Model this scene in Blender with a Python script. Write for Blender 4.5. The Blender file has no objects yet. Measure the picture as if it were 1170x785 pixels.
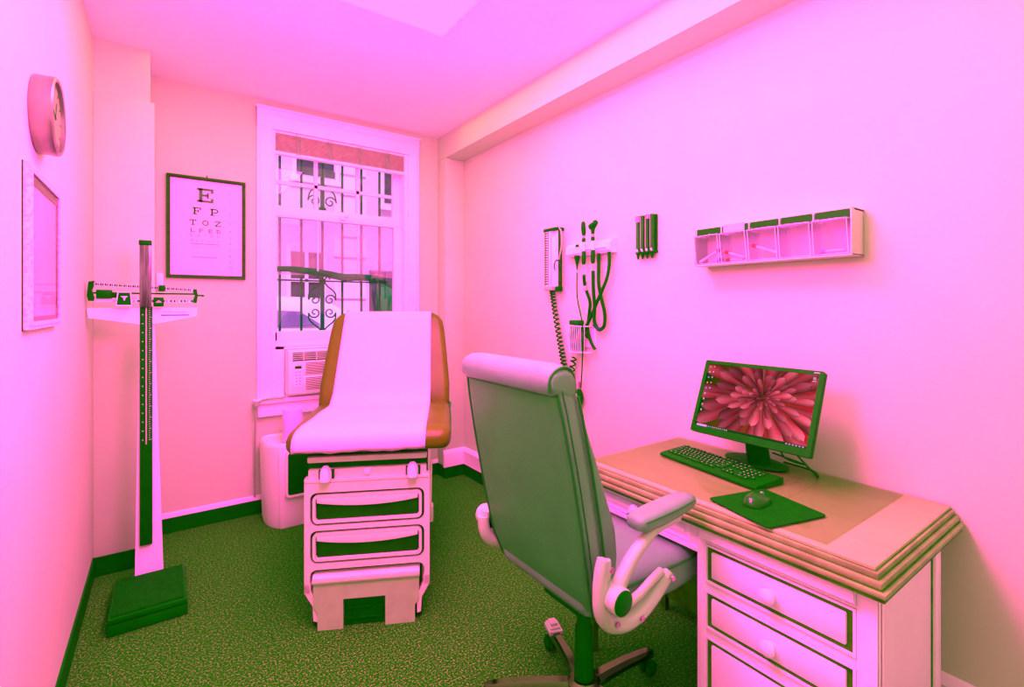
import bpy, bmesh, math, random
from mathutils import Matrix, Vector, Euler
random.seed(7)
PI = math.pi
S = bpy.context.scene
COL = S.collection
R = math.radians

# ------------------------------------------------------------------ materials
MATS = {}
def mat(name, col, rough=.5, metal=0., spec=.35, var=0., scale=8., bump=0., bscale=60., col2=None, stretch=None):
    """procedural principled material with a noise driven tint and bump"""
    m = bpy.data.materials.new(name); m.use_nodes = True
    nt = m.node_tree; b = nt.nodes['Principled BSDF']
    b.inputs['Roughness'].default_value = rough
    b.inputs['Metallic'].default_value = metal
    b.inputs['Specular IOR Level'].default_value = spec
    tc = nt.nodes.new('ShaderNodeTexCoord')
    mp = nt.nodes.new('ShaderNodeMapping')
    nt.links.new(tc.outputs['Object'], mp.inputs['Vector'])
    if stretch: mp.inputs['Scale'].default_value = stretch
    nz = nt.nodes.new('ShaderNodeTexNoise'); nz.inputs['Scale'].default_value = scale
    nz.inputs['Detail'].default_value = 3
    nt.links.new(mp.outputs['Vector'], nz.inputs['Vector'])
    rp = nt.nodes.new('ShaderNodeValToRGB')
    c2 = col2 if col2 else tuple(c * (1 - var) for c in col)
    rp.color_ramp.elements[0].position = .35; rp.color_ramp.elements[1].position = .65
    rp.color_ramp.elements[0].color = (*c2, 1); rp.color_ramp.elements[1].color = (*col, 1)
    nt.links.new(nz.outputs['Fac'], rp.inputs['Fac'])
    nt.links.new(rp.outputs['Color'], b.inputs['Base Color'])
    if bump:
        n2 = nt.nodes.new('ShaderNodeTexNoise'); n2.inputs['Scale'].default_value = bscale
        nt.links.new(mp.outputs['Vector'], n2.inputs['Vector'])
        bp = nt.nodes.new('ShaderNodeBump'); bp.inputs['Strength'].default_value = bump
        bp.inputs['Distance'].default_value = .003
        nt.links.new(n2.outputs['Fac'], bp.inputs['Height'])
        nt.links.new(bp.outputs['Normal'], b.inputs['Normal'])
    MATS[name] = m
    return m

def emit(name, col, strength=1.):
    m = bpy.data.materials.new(name); m.use_nodes = True
    nt = m.node_tree; nt.nodes.clear()
    o = nt.nodes.new('ShaderNodeOutputMaterial'); e = nt.nodes.new('ShaderNodeEmission')
    e.inputs['Color'].default_value = (*col, 1); e.inputs['Strength'].default_value = strength
    nt.links.new(e.outputs[0], o.inputs[0]); return m

def glass(name, tint=(.95, .95, .95), gloss=.07, rough=.02, haze=0., hcol=(.6, .8, .6)):
    m = bpy.data.materials.new(name); m.use_nodes = True
    nt = m.node_tree; nt.nodes.clear()
    o = nt.nodes.new('ShaderNodeOutputMaterial')
    t = nt.nodes.new('ShaderNodeBsdfTransparent'); t.inputs[0].default_value = (*tint, 1)
    g = nt.nodes.new('ShaderNodeBsdfGlossy'); g.inputs['Roughness'].default_value = rough
    mx = nt.nodes.new('ShaderNodeMixShader'); mx.inputs[0].default_value = gloss
    nt.links.new(t.outputs[0], mx.inputs[1]); nt.links.new(g.outputs[0], mx.inputs[2])
    last = mx
    if haze:
        d = nt.nodes.new('ShaderNodeBsdfDiffuse'); d.inputs[0].default_value = (*hcol, 1)
        m2 = nt.nodes.new('ShaderNodeMixShader')
        nz = nt.nodes.new('ShaderNodeTexNoise'); nz.inputs['Scale'].default_value = 14
        ma = nt.nodes.new('ShaderNodeMath'); ma.operation = 'MULTIPLY'; ma.inputs[1].default_value = haze * 2
        nt.links.new(nz.outputs['Fac'], ma.inputs[0]); nt.links.new(ma.outputs[0], m2.inputs[0])
        nt.links.new(mx.outputs[0], m2.inputs[1]); nt.links.new(d.outputs[0], m2.inputs[2]); last = m2
    nt.links.new(last.outputs[0], o.inputs[0]); return m

# Colour plan: base colours lean green under a magenta lamp; an added green fill tints shade.
WALL = mat('wall_paint', (0.48, 0.83, 0.41), .75, spec=.15, var=.03, scale=3, bump=.15, bscale=90)
CEIL = mat('ceiling_paint', (0.74, 0.95, 0.8), .8, spec=.1, var=.03, scale=2, bump=.1, bscale=80)
WHITEP = mat('white_gloss_paint', (0.86, 0.95, 0.9), .4, spec=.35, var=.04, scale=5)
BASE = mat('dark_vinyl_base', (0.001, 0.36, 0.0006), .5, spec=0.03, var=.2, scale=6)
BLACK = mat('black_plastic', (0.001, 0.3, 0.0006), .45, spec=0.03, var=.15, scale=20)
BLACKM = mat('black_rubber', (0.001, 0.3, 0.0006), .7, spec=0.03, var=.2, scale=40, bump=.2, bscale=300)
SCALEM = mat('black_enamel', (0.001, 0.36, 0.0006), .35, spec=0.03, var=.15, scale=9)
WHITEM = mat('white_enamel', (0.86, 0.95, 0.9), .35, spec=.4, var=.03, scale=6)
SILV = mat('brushed_silver', (.5, .42, .45), .3, metal=.85, var=.25, scale=14, stretch=(1, 1, .1))
CHROME = mat('chrome', (.09, .34, .06), .12, metal=1., var=.1, scale=4)
WOODF = mat('dark_wood_frame', (0.012, 0.28, 0.001), .4, spec=0.06, var=.4, scale=10, stretch=(1, 1, 6))
PAPER = mat('white_paper', (0.88, 0.68, 0.9), .8, spec=.1, var=.02, scale=5)
INK = mat('black_ink', (0.004, 0.36, 0.004), .8, spec=.05, var=.3, scale=50)
INKM = mat('grey_ink', (0.07, 0.36, 0.07), .8, spec=.05, var=.2, scale=50)
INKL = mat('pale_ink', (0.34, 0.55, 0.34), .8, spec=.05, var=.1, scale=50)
PINKINK = mat('pink_ink', (.7, .4, .5), .8, spec=.05, var=.1, scale=50)
BLUEINK = mat('blue_ink', (0.012, 0.3, 0.45), .7, spec=.1, var=.2, scale=60)
LEATH = mat('rust_vinyl', (0.065, 0.24, 0.001), .38, spec=0.2, var=.15, scale=7, bump=.12, bscale=160)
CABW = mat('table_enamel', (0.64, 0.9, 0.56), .38, spec=.35, var=.05, scale=5)
CABD = mat('drawer_recess', (0.004, 0.28, 0.0005), .6, spec=0.04, var=.25, scale=10)
STEPW = mat('step_plastic', (0.34, 0.85, 0.26), .5, spec=.3, var=.1, scale=14)
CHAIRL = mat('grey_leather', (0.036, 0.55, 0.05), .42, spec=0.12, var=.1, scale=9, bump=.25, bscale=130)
CHAIRLIT = mat('lit_leather', (.11, .52, .17), .40, spec=.3, var=.1, scale=9, bump=.25, bscale=130)  # same chair leather, lighter tone painted in for its better-lit parts
CHAIRP = mat('piping_leather', (0.01, 0.36, 0.015), .5, spec=0.1, var=.1, scale=30)
CHAIRA = mat('silver_arm_plastic', (0.42, 0.82, 0.42), .32, spec=.5, var=.06, scale=9)
DESKT = mat('desk_top_laminate', (0.3, 0.62, 0.15), .35, spec=.35, var=.08, scale=5, stretch=(4, 1, 1))
DESKW = mat('desk_white_paint', (0.9, 0.98, 0.95), .4, spec=.3, var=.05, scale=6)
DESKG = mat('desk_brown_glaze', (0.04, 0.5, 0.003), .5, spec=0.08, var=.4, scale=18)
CREAM = mat('appliance_plastic', (0.72, 0.98, 0.72), .4, spec=.35, var=.05, scale=4)
GREYP = mat('grey_plastic', (0.25, 0.6, 0.26), .5, spec=.3, var=.1, scale=9)
BINP = mat('organizer_plastic', (0.55, 0.85, 0.5), .45, spec=.3, var=.06, scale=6)
ORANGE = mat('orange_cap', (.5, .03, .004), .4, spec=.3, var=.2, scale=80)
TUBEW = mat('white_tube', (.75, .8, .7), .4, spec=.3, var=.05, scale=60)
BLIND = mat('blind_slat', (0.78, 0.92, 0.62), .5, spec=.2, var=.15, scale=30)
IRON = mat('wrought_iron', (0.003, 0.35, 0.04), .5, spec=0.05, var=.3, scale=12)
GLASSM = glass('window_glass', (.97, .97, .97), .05)
HAZEG = glass('hazy_shade', (.85, .9, .9), .04, haze=.16, hcol=(.9, .9, .95))
CLEARP = glass('clear_plastic', (.88, .93, .95), .10, .15)
PICG = glass('picture_glass', (.93, .95, .93), .22, .05)
DESKGL = glass('desk_glass', (.82, .95, .78), .06, .05)
FACADE = mat('pale_facade', (.62, .6, .62), .8, spec=.1, var=.10, scale=1.2)
FACADE2 = mat('stone_quoin', (.78, .72, .78), .8, spec=.1, var=.05, scale=4)
DARKWIN = mat('dark_street_window', (.035, .12, .05), .35, spec=.3, var=.4, scale=3)
CARP = mat('car_paint', (0.8, 0.8, 0.85), .25, spec=.5, var=.05, scale=2)
CARG = mat('car_glass', (0.22, 0.28, 0.34), .15, spec=.5, var=.3, scale=3)
REDL = mat('red_lens', (.5, .02, .05), .3, spec=.4, var=.2, scale=12)
ROAD = mat('street_paving', (.4, .4, .4), .9, spec=.1, var=.2, scale=5)
LEAF = mat('pale_leaf', (.6, .75, .18), .7, spec=.1, var=.5, scale=9)
CUFF = mat('dark_cuff_fabric', (0.002, 0.45, 0.003), .8, spec=.05, var=.3, scale=70, bump=.4, bscale=400)
TEALC = mat('teal_cable', (.004, .2, .05), .4, spec=.2, var=.2, scale=40)
LAMP = emit('lamp_diffuser', (1.3, .34, 1.25), 1.)

def carpet():
    m = bpy.data.materials.new('speckled_carpet'); m.use_nodes = True
    nt = m.node_tree; b = nt.nodes['Principled BSDF']
    b.inputs['Roughness'].default_value = .95; b.inputs['Specular IOR Level'].default_value = 0
    tc = nt.nodes.new('ShaderNodeTexCoord')
    n1 = nt.nodes.new('ShaderNodeTexNoise'); n1.inputs['Scale'].default_value = 130; n1.inputs['Detail'].default_value = 4
    n1.inputs['Roughness'].default_value = .75
    n2 = nt.nodes.new('ShaderNodeTexNoise'); n2.inputs['Scale'].default_value = 6; n2.inputs['Detail'].default_value = 2
    for n in (n1, n2): nt.links.new(tc.outputs['Object'], n.inputs['Vector'])
    r = nt.nodes.new('ShaderNodeValToRGB')
    e = r.color_ramp.elements
    e[0].position = .36; e[0].color = (.0005, .40, .0001, 1)
    e[1].position = .70; e[1].color = (.30, .58, .17, 1)
    x = e.new(.53); x.color = (.009, .42, .0008, 1)
    nt.links.new(n1.outputs['Fac'], r.inputs['Fac'])
    mx = nt.nodes.new('ShaderNodeMix'); mx.data_type = 'RGBA'; mx.blend_type = 'MULTIPLY'
    mx.inputs['Factor'].default_value = .35
    nt.links.new(r.outputs['Color'], mx.inputs['A']); nt.links.new(n2.outputs['Color'], mx.inputs['B'])
    nt.links.new(r.outputs['Color'], b.inputs['Base Color'])
    bp = nt.nodes.new('ShaderNodeBump'); bp.inputs['Strength'].default_value = .6; bp.inputs['Distance'].default_value = .006
    nt.links.new(n1.outputs['Fac'], bp.inputs['Height']); nt.links.new(bp.outputs['Normal'], b.inputs['Normal'])
    return m
CARPET = carpet()

# ------------------------------------------------------------------ mesh builder
class MB:
    def __init__(s): s.v = []; s.f = []; s.m = []; s.vc = None
    def add(s, vs, fs, M=None, mi=0):
        o = len(s.v)
        for p in vs:
            p = Vector(p)
            if M is not None: p = M @ p
            s.v.append(tuple(p))
        for f in fs: s.f.append([i + o for i in f]); s.m.append(mi)
        return s
    def box(s, x0, x1, y0, y1, z0, z1, M=None, mi=0, bev=0., seg=2):
        if bev <= 0:
            vs = [(x, y, z) for z in (z0, z1) for y in (y0, y1) for x in (x0, x1)]
            return s.add(vs, [(0, 2, 3, 1), (4, 5, 7, 6), (0, 1, 5, 4), (2, 6, 7, 3), (0, 4, 6, 2), (1, 3, 7, 5)], M, mi)
        bm = bmesh.new(); bmesh.ops.create_cube(bm, size=1)
        for v in bm.verts:
            v.co = Vector(((x0 + x1) / 2 + v.co.x * (x1 - x0), (y0 + y1) / 2 + v.co.y * (y1 - y0), (z0 + z1) / 2 + v.co.z * (z1 - z0)))
        bmesh.ops.bevel(bm, geom=bm.edges[:], offset=bev, segments=seg, profile=.5, affect='EDGES')
        return s.bm(bm, M, mi)
    def bm(s, bm, M=None, mi=0):
        bm.verts.index_update()
        s.add([v.co.copy() for v in bm.verts], [[v.index for v in f.verts] for f in bm.faces], M, mi); bm.free(); return s
    def tube(s, path, r, n=8, closed=False, M=None, mi=0, flat=1.):
        P = [Vector(p) for p in path]; N = len(P)
        rr = r if isinstance(r, (list, tuple)) else [r] * N
        vs = []; up = None
        for i, p in enumerate(P):
            a = P[(i - 1) % N] if (closed or i > 0) else p
            b = P[(i + 1) % N] if (closed or i < N - 1) else p
            t = (b - a); t = t.normalized() if t.length > 1e-9 else Vector((0, 0, 1))
            if up is None: up = t.orthogonal().normalized()
            up = up - t * up.dot(t)
            up = up.normalized() if up.length > 1e-6 else t.orthogonal().normalized()
            w = t.cross(up)
            for k in range(n):
                q = 2 * PI * k / n
                vs.append(p + up * (math.cos(q) * rr[i]) + w * (math.sin(q) * rr[i] * flat))
        fs = []
        for i in range(N if closed else N - 1):
            j = (i + 1) % N
            for k in range(n):
                l = (k + 1) % n
                fs.append((i * n + k, i * n + l, j * n + l, j * n + k))
        if not closed:
            fs.append(tuple(range(n))[::-1]); fs.append(tuple((N - 1) * n + k for k in range(n)))
        return s.add(vs, fs, M, mi)
    def loft(s, rings, M=None, mi=0, cap=True, closed=False):
        n = len(rings[0]); vs = [p for r_ in rings for p in r_]; fs = []
        N = len(rings)
        for i in range(N if closed else N - 1):
            j = (i + 1) % N
            for k in range(n):
                l = (k + 1) % n
                fs.append((i * n + k, i * n + l, j * n + l, j * n + k))
        if cap and not closed:
            fs.append(tuple(range(n))[::-1]); fs.append(tuple((N - 1) * n + k for k in range(n)))
        return s.add(vs, fs, M, mi)
    def lathe(s, prof, n=24, M=None, mi=0):
        """profile of (r, z) turned about z"""
        rings = [[(r_ * math.cos(2 * PI * k / n), r_ * math.sin(2 * PI * k / n), z) for k in range(n)] for r_, z in prof]
        return s.loft(rings, M, mi)
    def prism(s, poly, a0, a1, axis='y', M=None, mi=0):
        """polygon (p, q) swept along axis; axis y: (x,z); axis x: (y,z); axis z: (x,y)"""
        n = len(poly)
        def mk(p, q, a): return {'y': (p, a, q), 'x': (a, p, q), 'z': (p, q, a)}[axis]
        return s.loft([[mk(p, q, a0) for p, q in poly], [mk(p, q, a1) for p, q in poly]], M, mi)
    def grid(s, G, M=None, mi=0):
        """open surface from rows of points"""
        n = len(G[0]); vs = [p for r_ in G for p in r_]
        fs = [(i * n + k, i * n + k + 1, (i + 1) * n + k + 1, (i + 1) * n + k) for i in range(len(G) - 1) for k in range(n - 1)]
        return s.add(vs, fs, M, mi)
    def ell(s, c, r, M=None, mi=0, nu=16, nv=10):
        rings = []
        for i in range(nv + 1):
            t = -PI / 2 + PI * i / nv; t = max(-PI / 2 + .02, min(PI / 2 - .02, t))
            rings.append([(c[0] + r[0] * math.cos(t) * math.cos(2 * PI * k / nu), c[1] + r[1] * math.cos(t) * math.sin(2 * PI * k / nu), c[2] + r[2] * math.sin(t)) for k in range(nu)])
        return s.loft(rings, M, mi)

def rrect(w, h, r, n=5, cx=0, cy=0):
    """rounded rectangle outline, ccw"""
    P = []
    for qx, qy, a in ((1, 1, 0), (-1, 1, 90), (-1, -1, 180), (1, -1, 270)):
        for k in range(n + 1):
            t = R(a + 90 * k / n)
            P.append((cx + qx * (w / 2 - r) + r * math.cos(t), cy + qy * (h / 2 - r) + r * math.sin(t)))
    return P

def frame_prism(mb, outer, inner, a0, a1, axis='y', M=None, mi=0):
    """ring with equal outer / inner point counts, swept along axis"""
    def mk(p, a): return {'y': (p[0], a, p[1]), 'x': (a, p[0], p[1]), 'z': (p[0], p[1], a)}[axis]
    rings = [[mk(p, a0) for p in outer], [mk(p, a1) for p in outer], [mk(p, a1) for p in inner], [mk(p, a0) for p in inner]]
    mb.loft(rings, M, mi, closed=True)

def spline(P, k=6, closed=False):
    P = [Vector(p) for p in P]; N = len(P); out = []
    for i in range(N if closed else N - 1):
        g = lambda j: P[j % N] if closed else P[max(0, min(N - 1, j))]
        a, b, c, d = g(i - 1), g(i), g(i + 1), g(i + 2)
        for q in range(k):
            t = q / k
            out.append(.5 * ((2 * b) + (c - a) * t + (2 * a - 5 * b + 4 * c - d) * t * t + (3 * b - a - 3 * c + d) * t ** 3))
    if not closed: out.append(P[-1])
    return out

ORI = {}
def thing(name, label, cat, loc=(0, 0, 0), rotz=0., group=None, local=False, kind=None):
    o = bpy.data.objects.new(name, None); COL.objects.link(o); o.empty_display_size = .05
    o.location = loc; o.rotation_euler = (0, 0, rotz)
    if label: o['label'] = label
    if cat: o['category'] = cat
    if group: o['group'] = group
    if kind: o['kind'] = kind
    ORI[o.name] = Vector((0, 0, 0)) if local else Vector(loc)
    return o

def build(mb, name, mats, parent=None, angle=35, org=None, label=None):
    me = bpy.data.meshes.new(name)
    off = Vector((0, 0, 0))
    if parent is not None:
        p = parent
        while p.parent: p = p.parent
        off = ORI.get(p.name, off)
    elif org is not None: off = Vector(org)
    me.from_pydata([tuple(Vector(v) - off) for v in mb.v], [], mb.f)
    if not isinstance(mats, (list, tuple)): mats = [mats]
    for m in mats: me.materials.append(m)
    me.polygons.foreach_set('material_index', mb.m)
    bm = bmesh.new(); bm.from_mesh(me); bmesh.ops.recalc_face_normals(bm, faces=bm.faces[:]); bm.to_mesh(me); bm.free()
    me.polygons.foreach_set('use_smooth', [True] * len(me.polygons))
    me.set_sharp_from_angle(angle=R(angle))
    me.update()
    o = bpy.data.objects.new(name, me); COL.objects.link(o)
    if parent is not None: o.parent = parent
    elif org is not None: o.location = org; ORI[o.name] = Vector(org)
    if label: o['label'] = label
    return o

def tag(o, label, cat, group=None, kind=None):
    o['label'] = label; o['category'] = cat
    if group: o['group'] = group
    if kind: o['kind'] = kind
    return o

def struct(mb, name, m, parent=None, angle=35):
    o = build(mb, name, m, parent, angle)
    if parent is None: o['kind'] = 'structure'
    return o

def text_mb(mb, body, size, M, mi=0, depth=.0004):
    cu = bpy.data.curves.new('t', 'FONT'); cu.body = body; cu.size = size; cu.extrude = depth
    cu.align_x = 'CENTER'; cu.align_y = 'CENTER'; cu.resolution_u = 3
    o = bpy.data.objects.new('t', cu); COL.objects.link(o)
    bpy.context.view_layer.update()
    me = bpy.data.meshes.new_from_object(o.evaluated_get(bpy.context.evaluated_depsgraph_get()))
    mb.add([v.co.copy() for v in me.vertices], [list(p.vertices) for p in me.polygons], M, mi)
    bpy.data.objects.remove(o); bpy.data.curves.remove(cu); bpy.data.meshes.remove(me)

# ------------------------------------------------------------------ room shell
XL, XR, YB, YF, H = -.31, 2.03, 3.68, -1.5, 2.80
T = .25
struct(MB().box(XL - T, XR + T, YF - T, YB + T, -.1, 0), 'floor', CARPET)
struct(MB().box(XL - T, XR + T, YF - T, YB + T, H, H + .15), 'ceiling', CEIL)
struct(MB().box(XL - T, XL, YF, YB + T, 0, H), 'wall_left', WALL)
struct(MB().box(XR, XR + T, YF, YB + T, 0, H), 'wall_right', WALL)
struct(MB().box(XL - T, XR + T, YF - T, YF, 0, H), 'wall_front', WALL)
WX0, WX1, WZ0, WZ1 = .585, 1.585, .76, 2.665
wb = MB()
wb.box(XL, WX0, YB, YB + T, 0, H); wb.box(WX1, XR, YB, YB + T, 0, H)
wb.box(WX0, WX1, YB, YB + T, 0, WZ0); wb.box(WX0, WX1, YB, YB + T, WZ1, H)
struct(wb, 'wall_back', WALL)
# boxed pipe chase in the left corner, with a shallower box above it
t1 = MB(); t1.box(XL, -.052, 3.30, YB, 0, 2.51, bev=.004); struct(t1, 'trim_1', WALL)
t1 = MB(); t1.box(XL, -.072, 3.32, YB, 2.51, H); struct(t1, 'trim_2', WALL)
# pilaster and boxed beam along the right wall
t2 = MB(); t2.box(1.851, XR, 3.54, YB, 0, 2.61, bev=.004); struct(t2, 'trim_3', WALL)
t3 = MB(); t3.box(1.851, XR, YF, YB, 2.61, H); struct(t3, 'trim_4', WALL)
# baseboards: dark cove base, with a painted moulding above it
def bb(name, boxes, m):
    b_ = MB()
    for q in boxes: b_.box(*q)
    return struct(b_, name, m)
bb('baseboard_left', [(XL, XL + .008, YF, 3.30, 0, .10), (XL, -.045, 3.292, 3.30, 0, .10)], BASE)
bb('baseboard_back', [(-.052, 1.851, YB - .010, YB, 0, .095)], BASE)
bb('baseboard_right', [(XR - .012, XR, YF, 3.54, 0, .095), (1.843, 1.851, 3.54, YB, 0, .095), (1.843, XR, 3.532, 3.54, 0, .095)], BASE)
b_ = MB(); b_.prism([(YB, .095), (YB - .014, .095), (YB - .014, .105), (YB - .006, .125), (YB, .125)], -.05, 1.85, 'x')
struct(b_, 'trim_5', WHITEP)
b_ = MB()
prof = [(XR, .095), (XR - .02, .095), (XR - .02, .19), (XR - .024, .20), (XR - .012, .225), (XR, .23)]
b_.prism(prof, YF, 3.54, 'y')
b_.prism([(3.54, .095), (3.52, .095), (3.52, .19), (3.53, .22), (3.54, .23)], 1.83, XR, 'x')
struct(b_, 'trim_6', WHITEP)

# ------------------------------------------------------------------ window
win = thing('window_1', 'tall white sash window with a raised blind in the back wall', 'window', (1.08, YB, .76), kind='structure')
m = MB()
def casing(x0, x1, z0, z1, d=.022): m.box(x0, x1, YB - d, YB + .01, z0, z1, bev=.004)
casing(.496, .590, .70, 2.75); casing(1.580, 1.677, .70, 2.75); casing(.496, 1.677, 2.614, 2.752, .026)
m.box(.488, 1.685, YB - .034, YB, 2.744, 2.762, bev=.004)
m.box(.515, .528, YB - .030, YB, .70, 2.70, bev=.003); m.box(1.645, 1.658, YB - .030, YB, .70, 2.70, bev=.003)
m.box(.515, 1.658, YB - .032, YB, 2.705, 2.718, bev=.003)
build(m, 'casing', WHITEP, win)
m = MB()
m.box(.588, .612, YB - .005, YB + .2, .78, 2.66); m.box(1.555, 1.582, YB - .005, YB + .2, .78, 2.66); m.box(.60, 1.57, YB + .05, YB + .2, 2.60, 2.66)
build(m, 'jamb', WHITEP, win)
m = MB(); m.box(.47, 1.70, YB - .075, YB + .05, .745, .775, bev=.006); m.box(.50, 1.67, YB - .045, YB + .02, .655, .742, bev=.005)
build(m, 'sill', WHITEP, win)
# upper sash
Y1 = YB + .10
m = MB()
m.box(.612, .632, Y1, Y1 + .035, 2.02, 2.60); m.box(1.50, 1.555, Y1, Y1 + .035, 2.02, 2.60)
m.box(.612, 1.555, Y1, Y1 + .035, 2.56, 2.60); m.box(.612, 1.555, Y1 - .01, Y1 + .035, 2.045, 2.115, bev=.004)
for x in (.905, 1.215): m.box(x - .012, x + .012, Y1 + .004, Y1 + .03, 2.10, 2.57)
for z in (2.285,): m.box(.63, 1.52, Y1 + .004, Y1 + .03, z - .012, z + .012)
us = build(m, 'upper_sash', WHITEP, win)
build(MB().box(.63, 1.52, Y1 + .016, Y1 + .019, 2.10, 2.57), 'pane', GLASSM, us)
# lower sash, in front of it
Y2 = YB + .055
m = MB()
m.box(.612, .632, Y2, Y2 + .035, 1.15, 2.06); m.box(1.49, 1.555, Y2, Y2 + .035, 1.15, 2.06)
m.box(.612, 1.555, Y2 - .004, Y2 + .04, 2.03, 2.085, bev=.004); m.box(.612, 1.555, Y2, Y2 + .035, 1.13, 1.222, bev=.005)
for x in (.91, 1.205): m.box(x - .004, x + .004, Y2 + .010, Y2 + .026, 1.66, 2.05)
ls = build(m, 'lower_sash', WHITEP, win)
build(MB().box(.63, 1.49, Y2 + .016, Y2 + .019, 1.215, 2.04), 'pane', GLASSM, ls)
m = MB(); m.box(1.06, 1.10, Y2 - .02, Y2, 2.05, 2.085, bev=.006); m.tube([(1.08, Y2 - .02, 2.075), (1.12, Y2 - .03, 2.08)], .006)
build(m, 'sash_lock', WHITEP, win)
# white panel that closes the opening under the lower sash, round the air conditioner
m = MB(); m.box(.60, 1.57, YB + .02, YB + .05, 1.10, 1.16); m.box(.60, .672, YB + .02, YB + .05, .775, 1.12)
m.box(1.13, 1.57, YB + .02, YB + .05, .775, 1.12)
m.box(.64, 1.50, YB + .012, YB + .03, 1.118, 1.136, bev=.004)
build(m, 'infill_panel', WHITEP, win)

# blind, raised into a stack
bl = thing('window_blind', 'raised white slatted blind stacked at the top of the window', 'blind', (1.08, YB + .02, 2.46))
build(MB().box(.60, 1.567, YB + .0, YB + .045, 2.60, 2.655, bev=.004), 'head_rail', WHITEP, bl)
m = MB()
for k in range(16):
    z = 2.600 - k * .0079; a = random.uniform(-.002, .002)
    m.prism([(YB + .004, z), (YB + .025, z + .002 + a), (YB + .046, z), (YB + .046, z - .0012), (YB + .025, z + .0008 + a), (YB + .004, z - .0012)], .606, 1.563, 'x')
build(m, 'slats', BLIND, bl)
m = MB(); m.box(.606, 1.563, YB + .003, YB + .047, 2.455, 2.477, bev=.004); build(m, 'bottom_rail', WHITEP, bl)
for x in (.76, .98, 1.20, 1.42):
    m = MB()
    for dx in (-.012, 0, .012):
        m.tube(spline([(x + dx, YB - .001, 2.610), (x + dx + random.uniform(-.01, .01), YB - .004, 2.54), (x + dx + random.uniform(-.012, .012), YB - .004, 2.51), (x + dx, YB - .001, 2.465)], 4), .0022, 5)
    build(m, 'ladder_cord', GREYP, bl)

# shade panel hanging outside with a dark wavy hem
hz = thing('outdoor_shade', 'pale translucent shade with a dark wavy hem behind the lower sash', 'shade', (1.05, YB + .16, 1.60))
build(MB().box(.615, 1.55, YB + .15, YB + .154, 1.63, 2.06), 'sheet', HAZEG, hz)
P = [(.60, YB + .15, 1.665), (.72, YB + .145, 1.672), (.86, YB + .145, 1.662), (1.0, YB + .15, 1.645), (1.12, YB + .15, 1.625), (1.25, YB + .145, 1.628), (1.40, YB + .145, 1.618), (1.48, YB + .15, 1.58), (1.56, YB + .15, 1.54)]
build(MB().tube(spline(P, 6), [.016 + .012 * math.sin(i / 48 * PI) for i in range(49)], 8), 'hem', IRON, hz)

# wrought iron window guard
gr = thing('window_guard', 'black wrought iron window guard with scrolls outside the window', 'window guard', (1.08, YB + .36, 1.15))
GY = YB + .34
for x in (.70, .853, 1.01, 1.165, 1.32, 1.475, 1.62):
    m = MB().box(x - .008, x + .008, GY - .008, GY + .008, 1.13, 2.80)
    build(m, 'bar', IRON, gr)
for z in (1.15, 1.60, 2.78):
    build(MB().box(.50, 1.75, GY - .012, GY + .012, z - .006, z + .006), 'rail', IRON, gr)
def scroll(cx, cz, s, sx, sz):
    P = []
    for k in range(29):
        t = k / 28 * 2.6 * PI; r_ = s * (1 - .8 * k / 28)
        P.append((cx + sx * (r_ * math.cos(t)), GY, cz + sz * (r_ * math.sin(t))))
    return P
def motif(zc, top):
    m = MB(); c = 1.01
    if not top:
        for sx in (-1, 1):
            m.tube(scroll(c + sx * .058, zc + .05, .045, sx, 1), .006, 6)
            m.tube(scroll(c + sx * .058, zc - .05, .045, sx, -1), .006, 6)
            m.tube(spline([(c + sx * .103, GY, zc + .05), (c + sx * .095, GY, zc + .11), (c + sx * .03, GY, zc + .17), (c + sx * .02, GY, zc + .21), (c + sx * .04, GY, zc + .235), (c + sx * .06, GY, zc + .215)], 6), .006, 6)
            m.tube(spline([(c + sx * .103, GY, zc - .05), (c + sx * .095, GY, zc - .11), (c + sx * .03, GY, zc - .17), (c + sx * .012, GY, zc - .20), (c + sx * .04, GY, zc - .225), (c + sx * .06, GY, zc - .20)], 6), .006, 6)
        m.ell((c, GY, zc - .19), (.02, .012, .028)); m.box(c - .014, c + .014, GY - .01, GY + .01, zc - .20, zc + .22)
    else:
        for sx in (-1, 1):
            m.tube(scroll(c + sx * .06, zc + .03, .048, sx, 1), .006, 6)
            m.tube(spline([(c + sx * .108, GY, zc + .03), (c + sx * .09, GY, zc + .10), (c + sx * .02, GY, zc + .16)], 6), .006, 6)
        m.ell((c, GY, zc - .03), (.03, .014, .022)); m.box(c - .014, c + .014, GY - .01, GY + .01, zc - .04, zc + .22)
    build(m, 'scrollwork', IRON, gr)
motif(1.40, False); motif(2.20, True)

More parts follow.
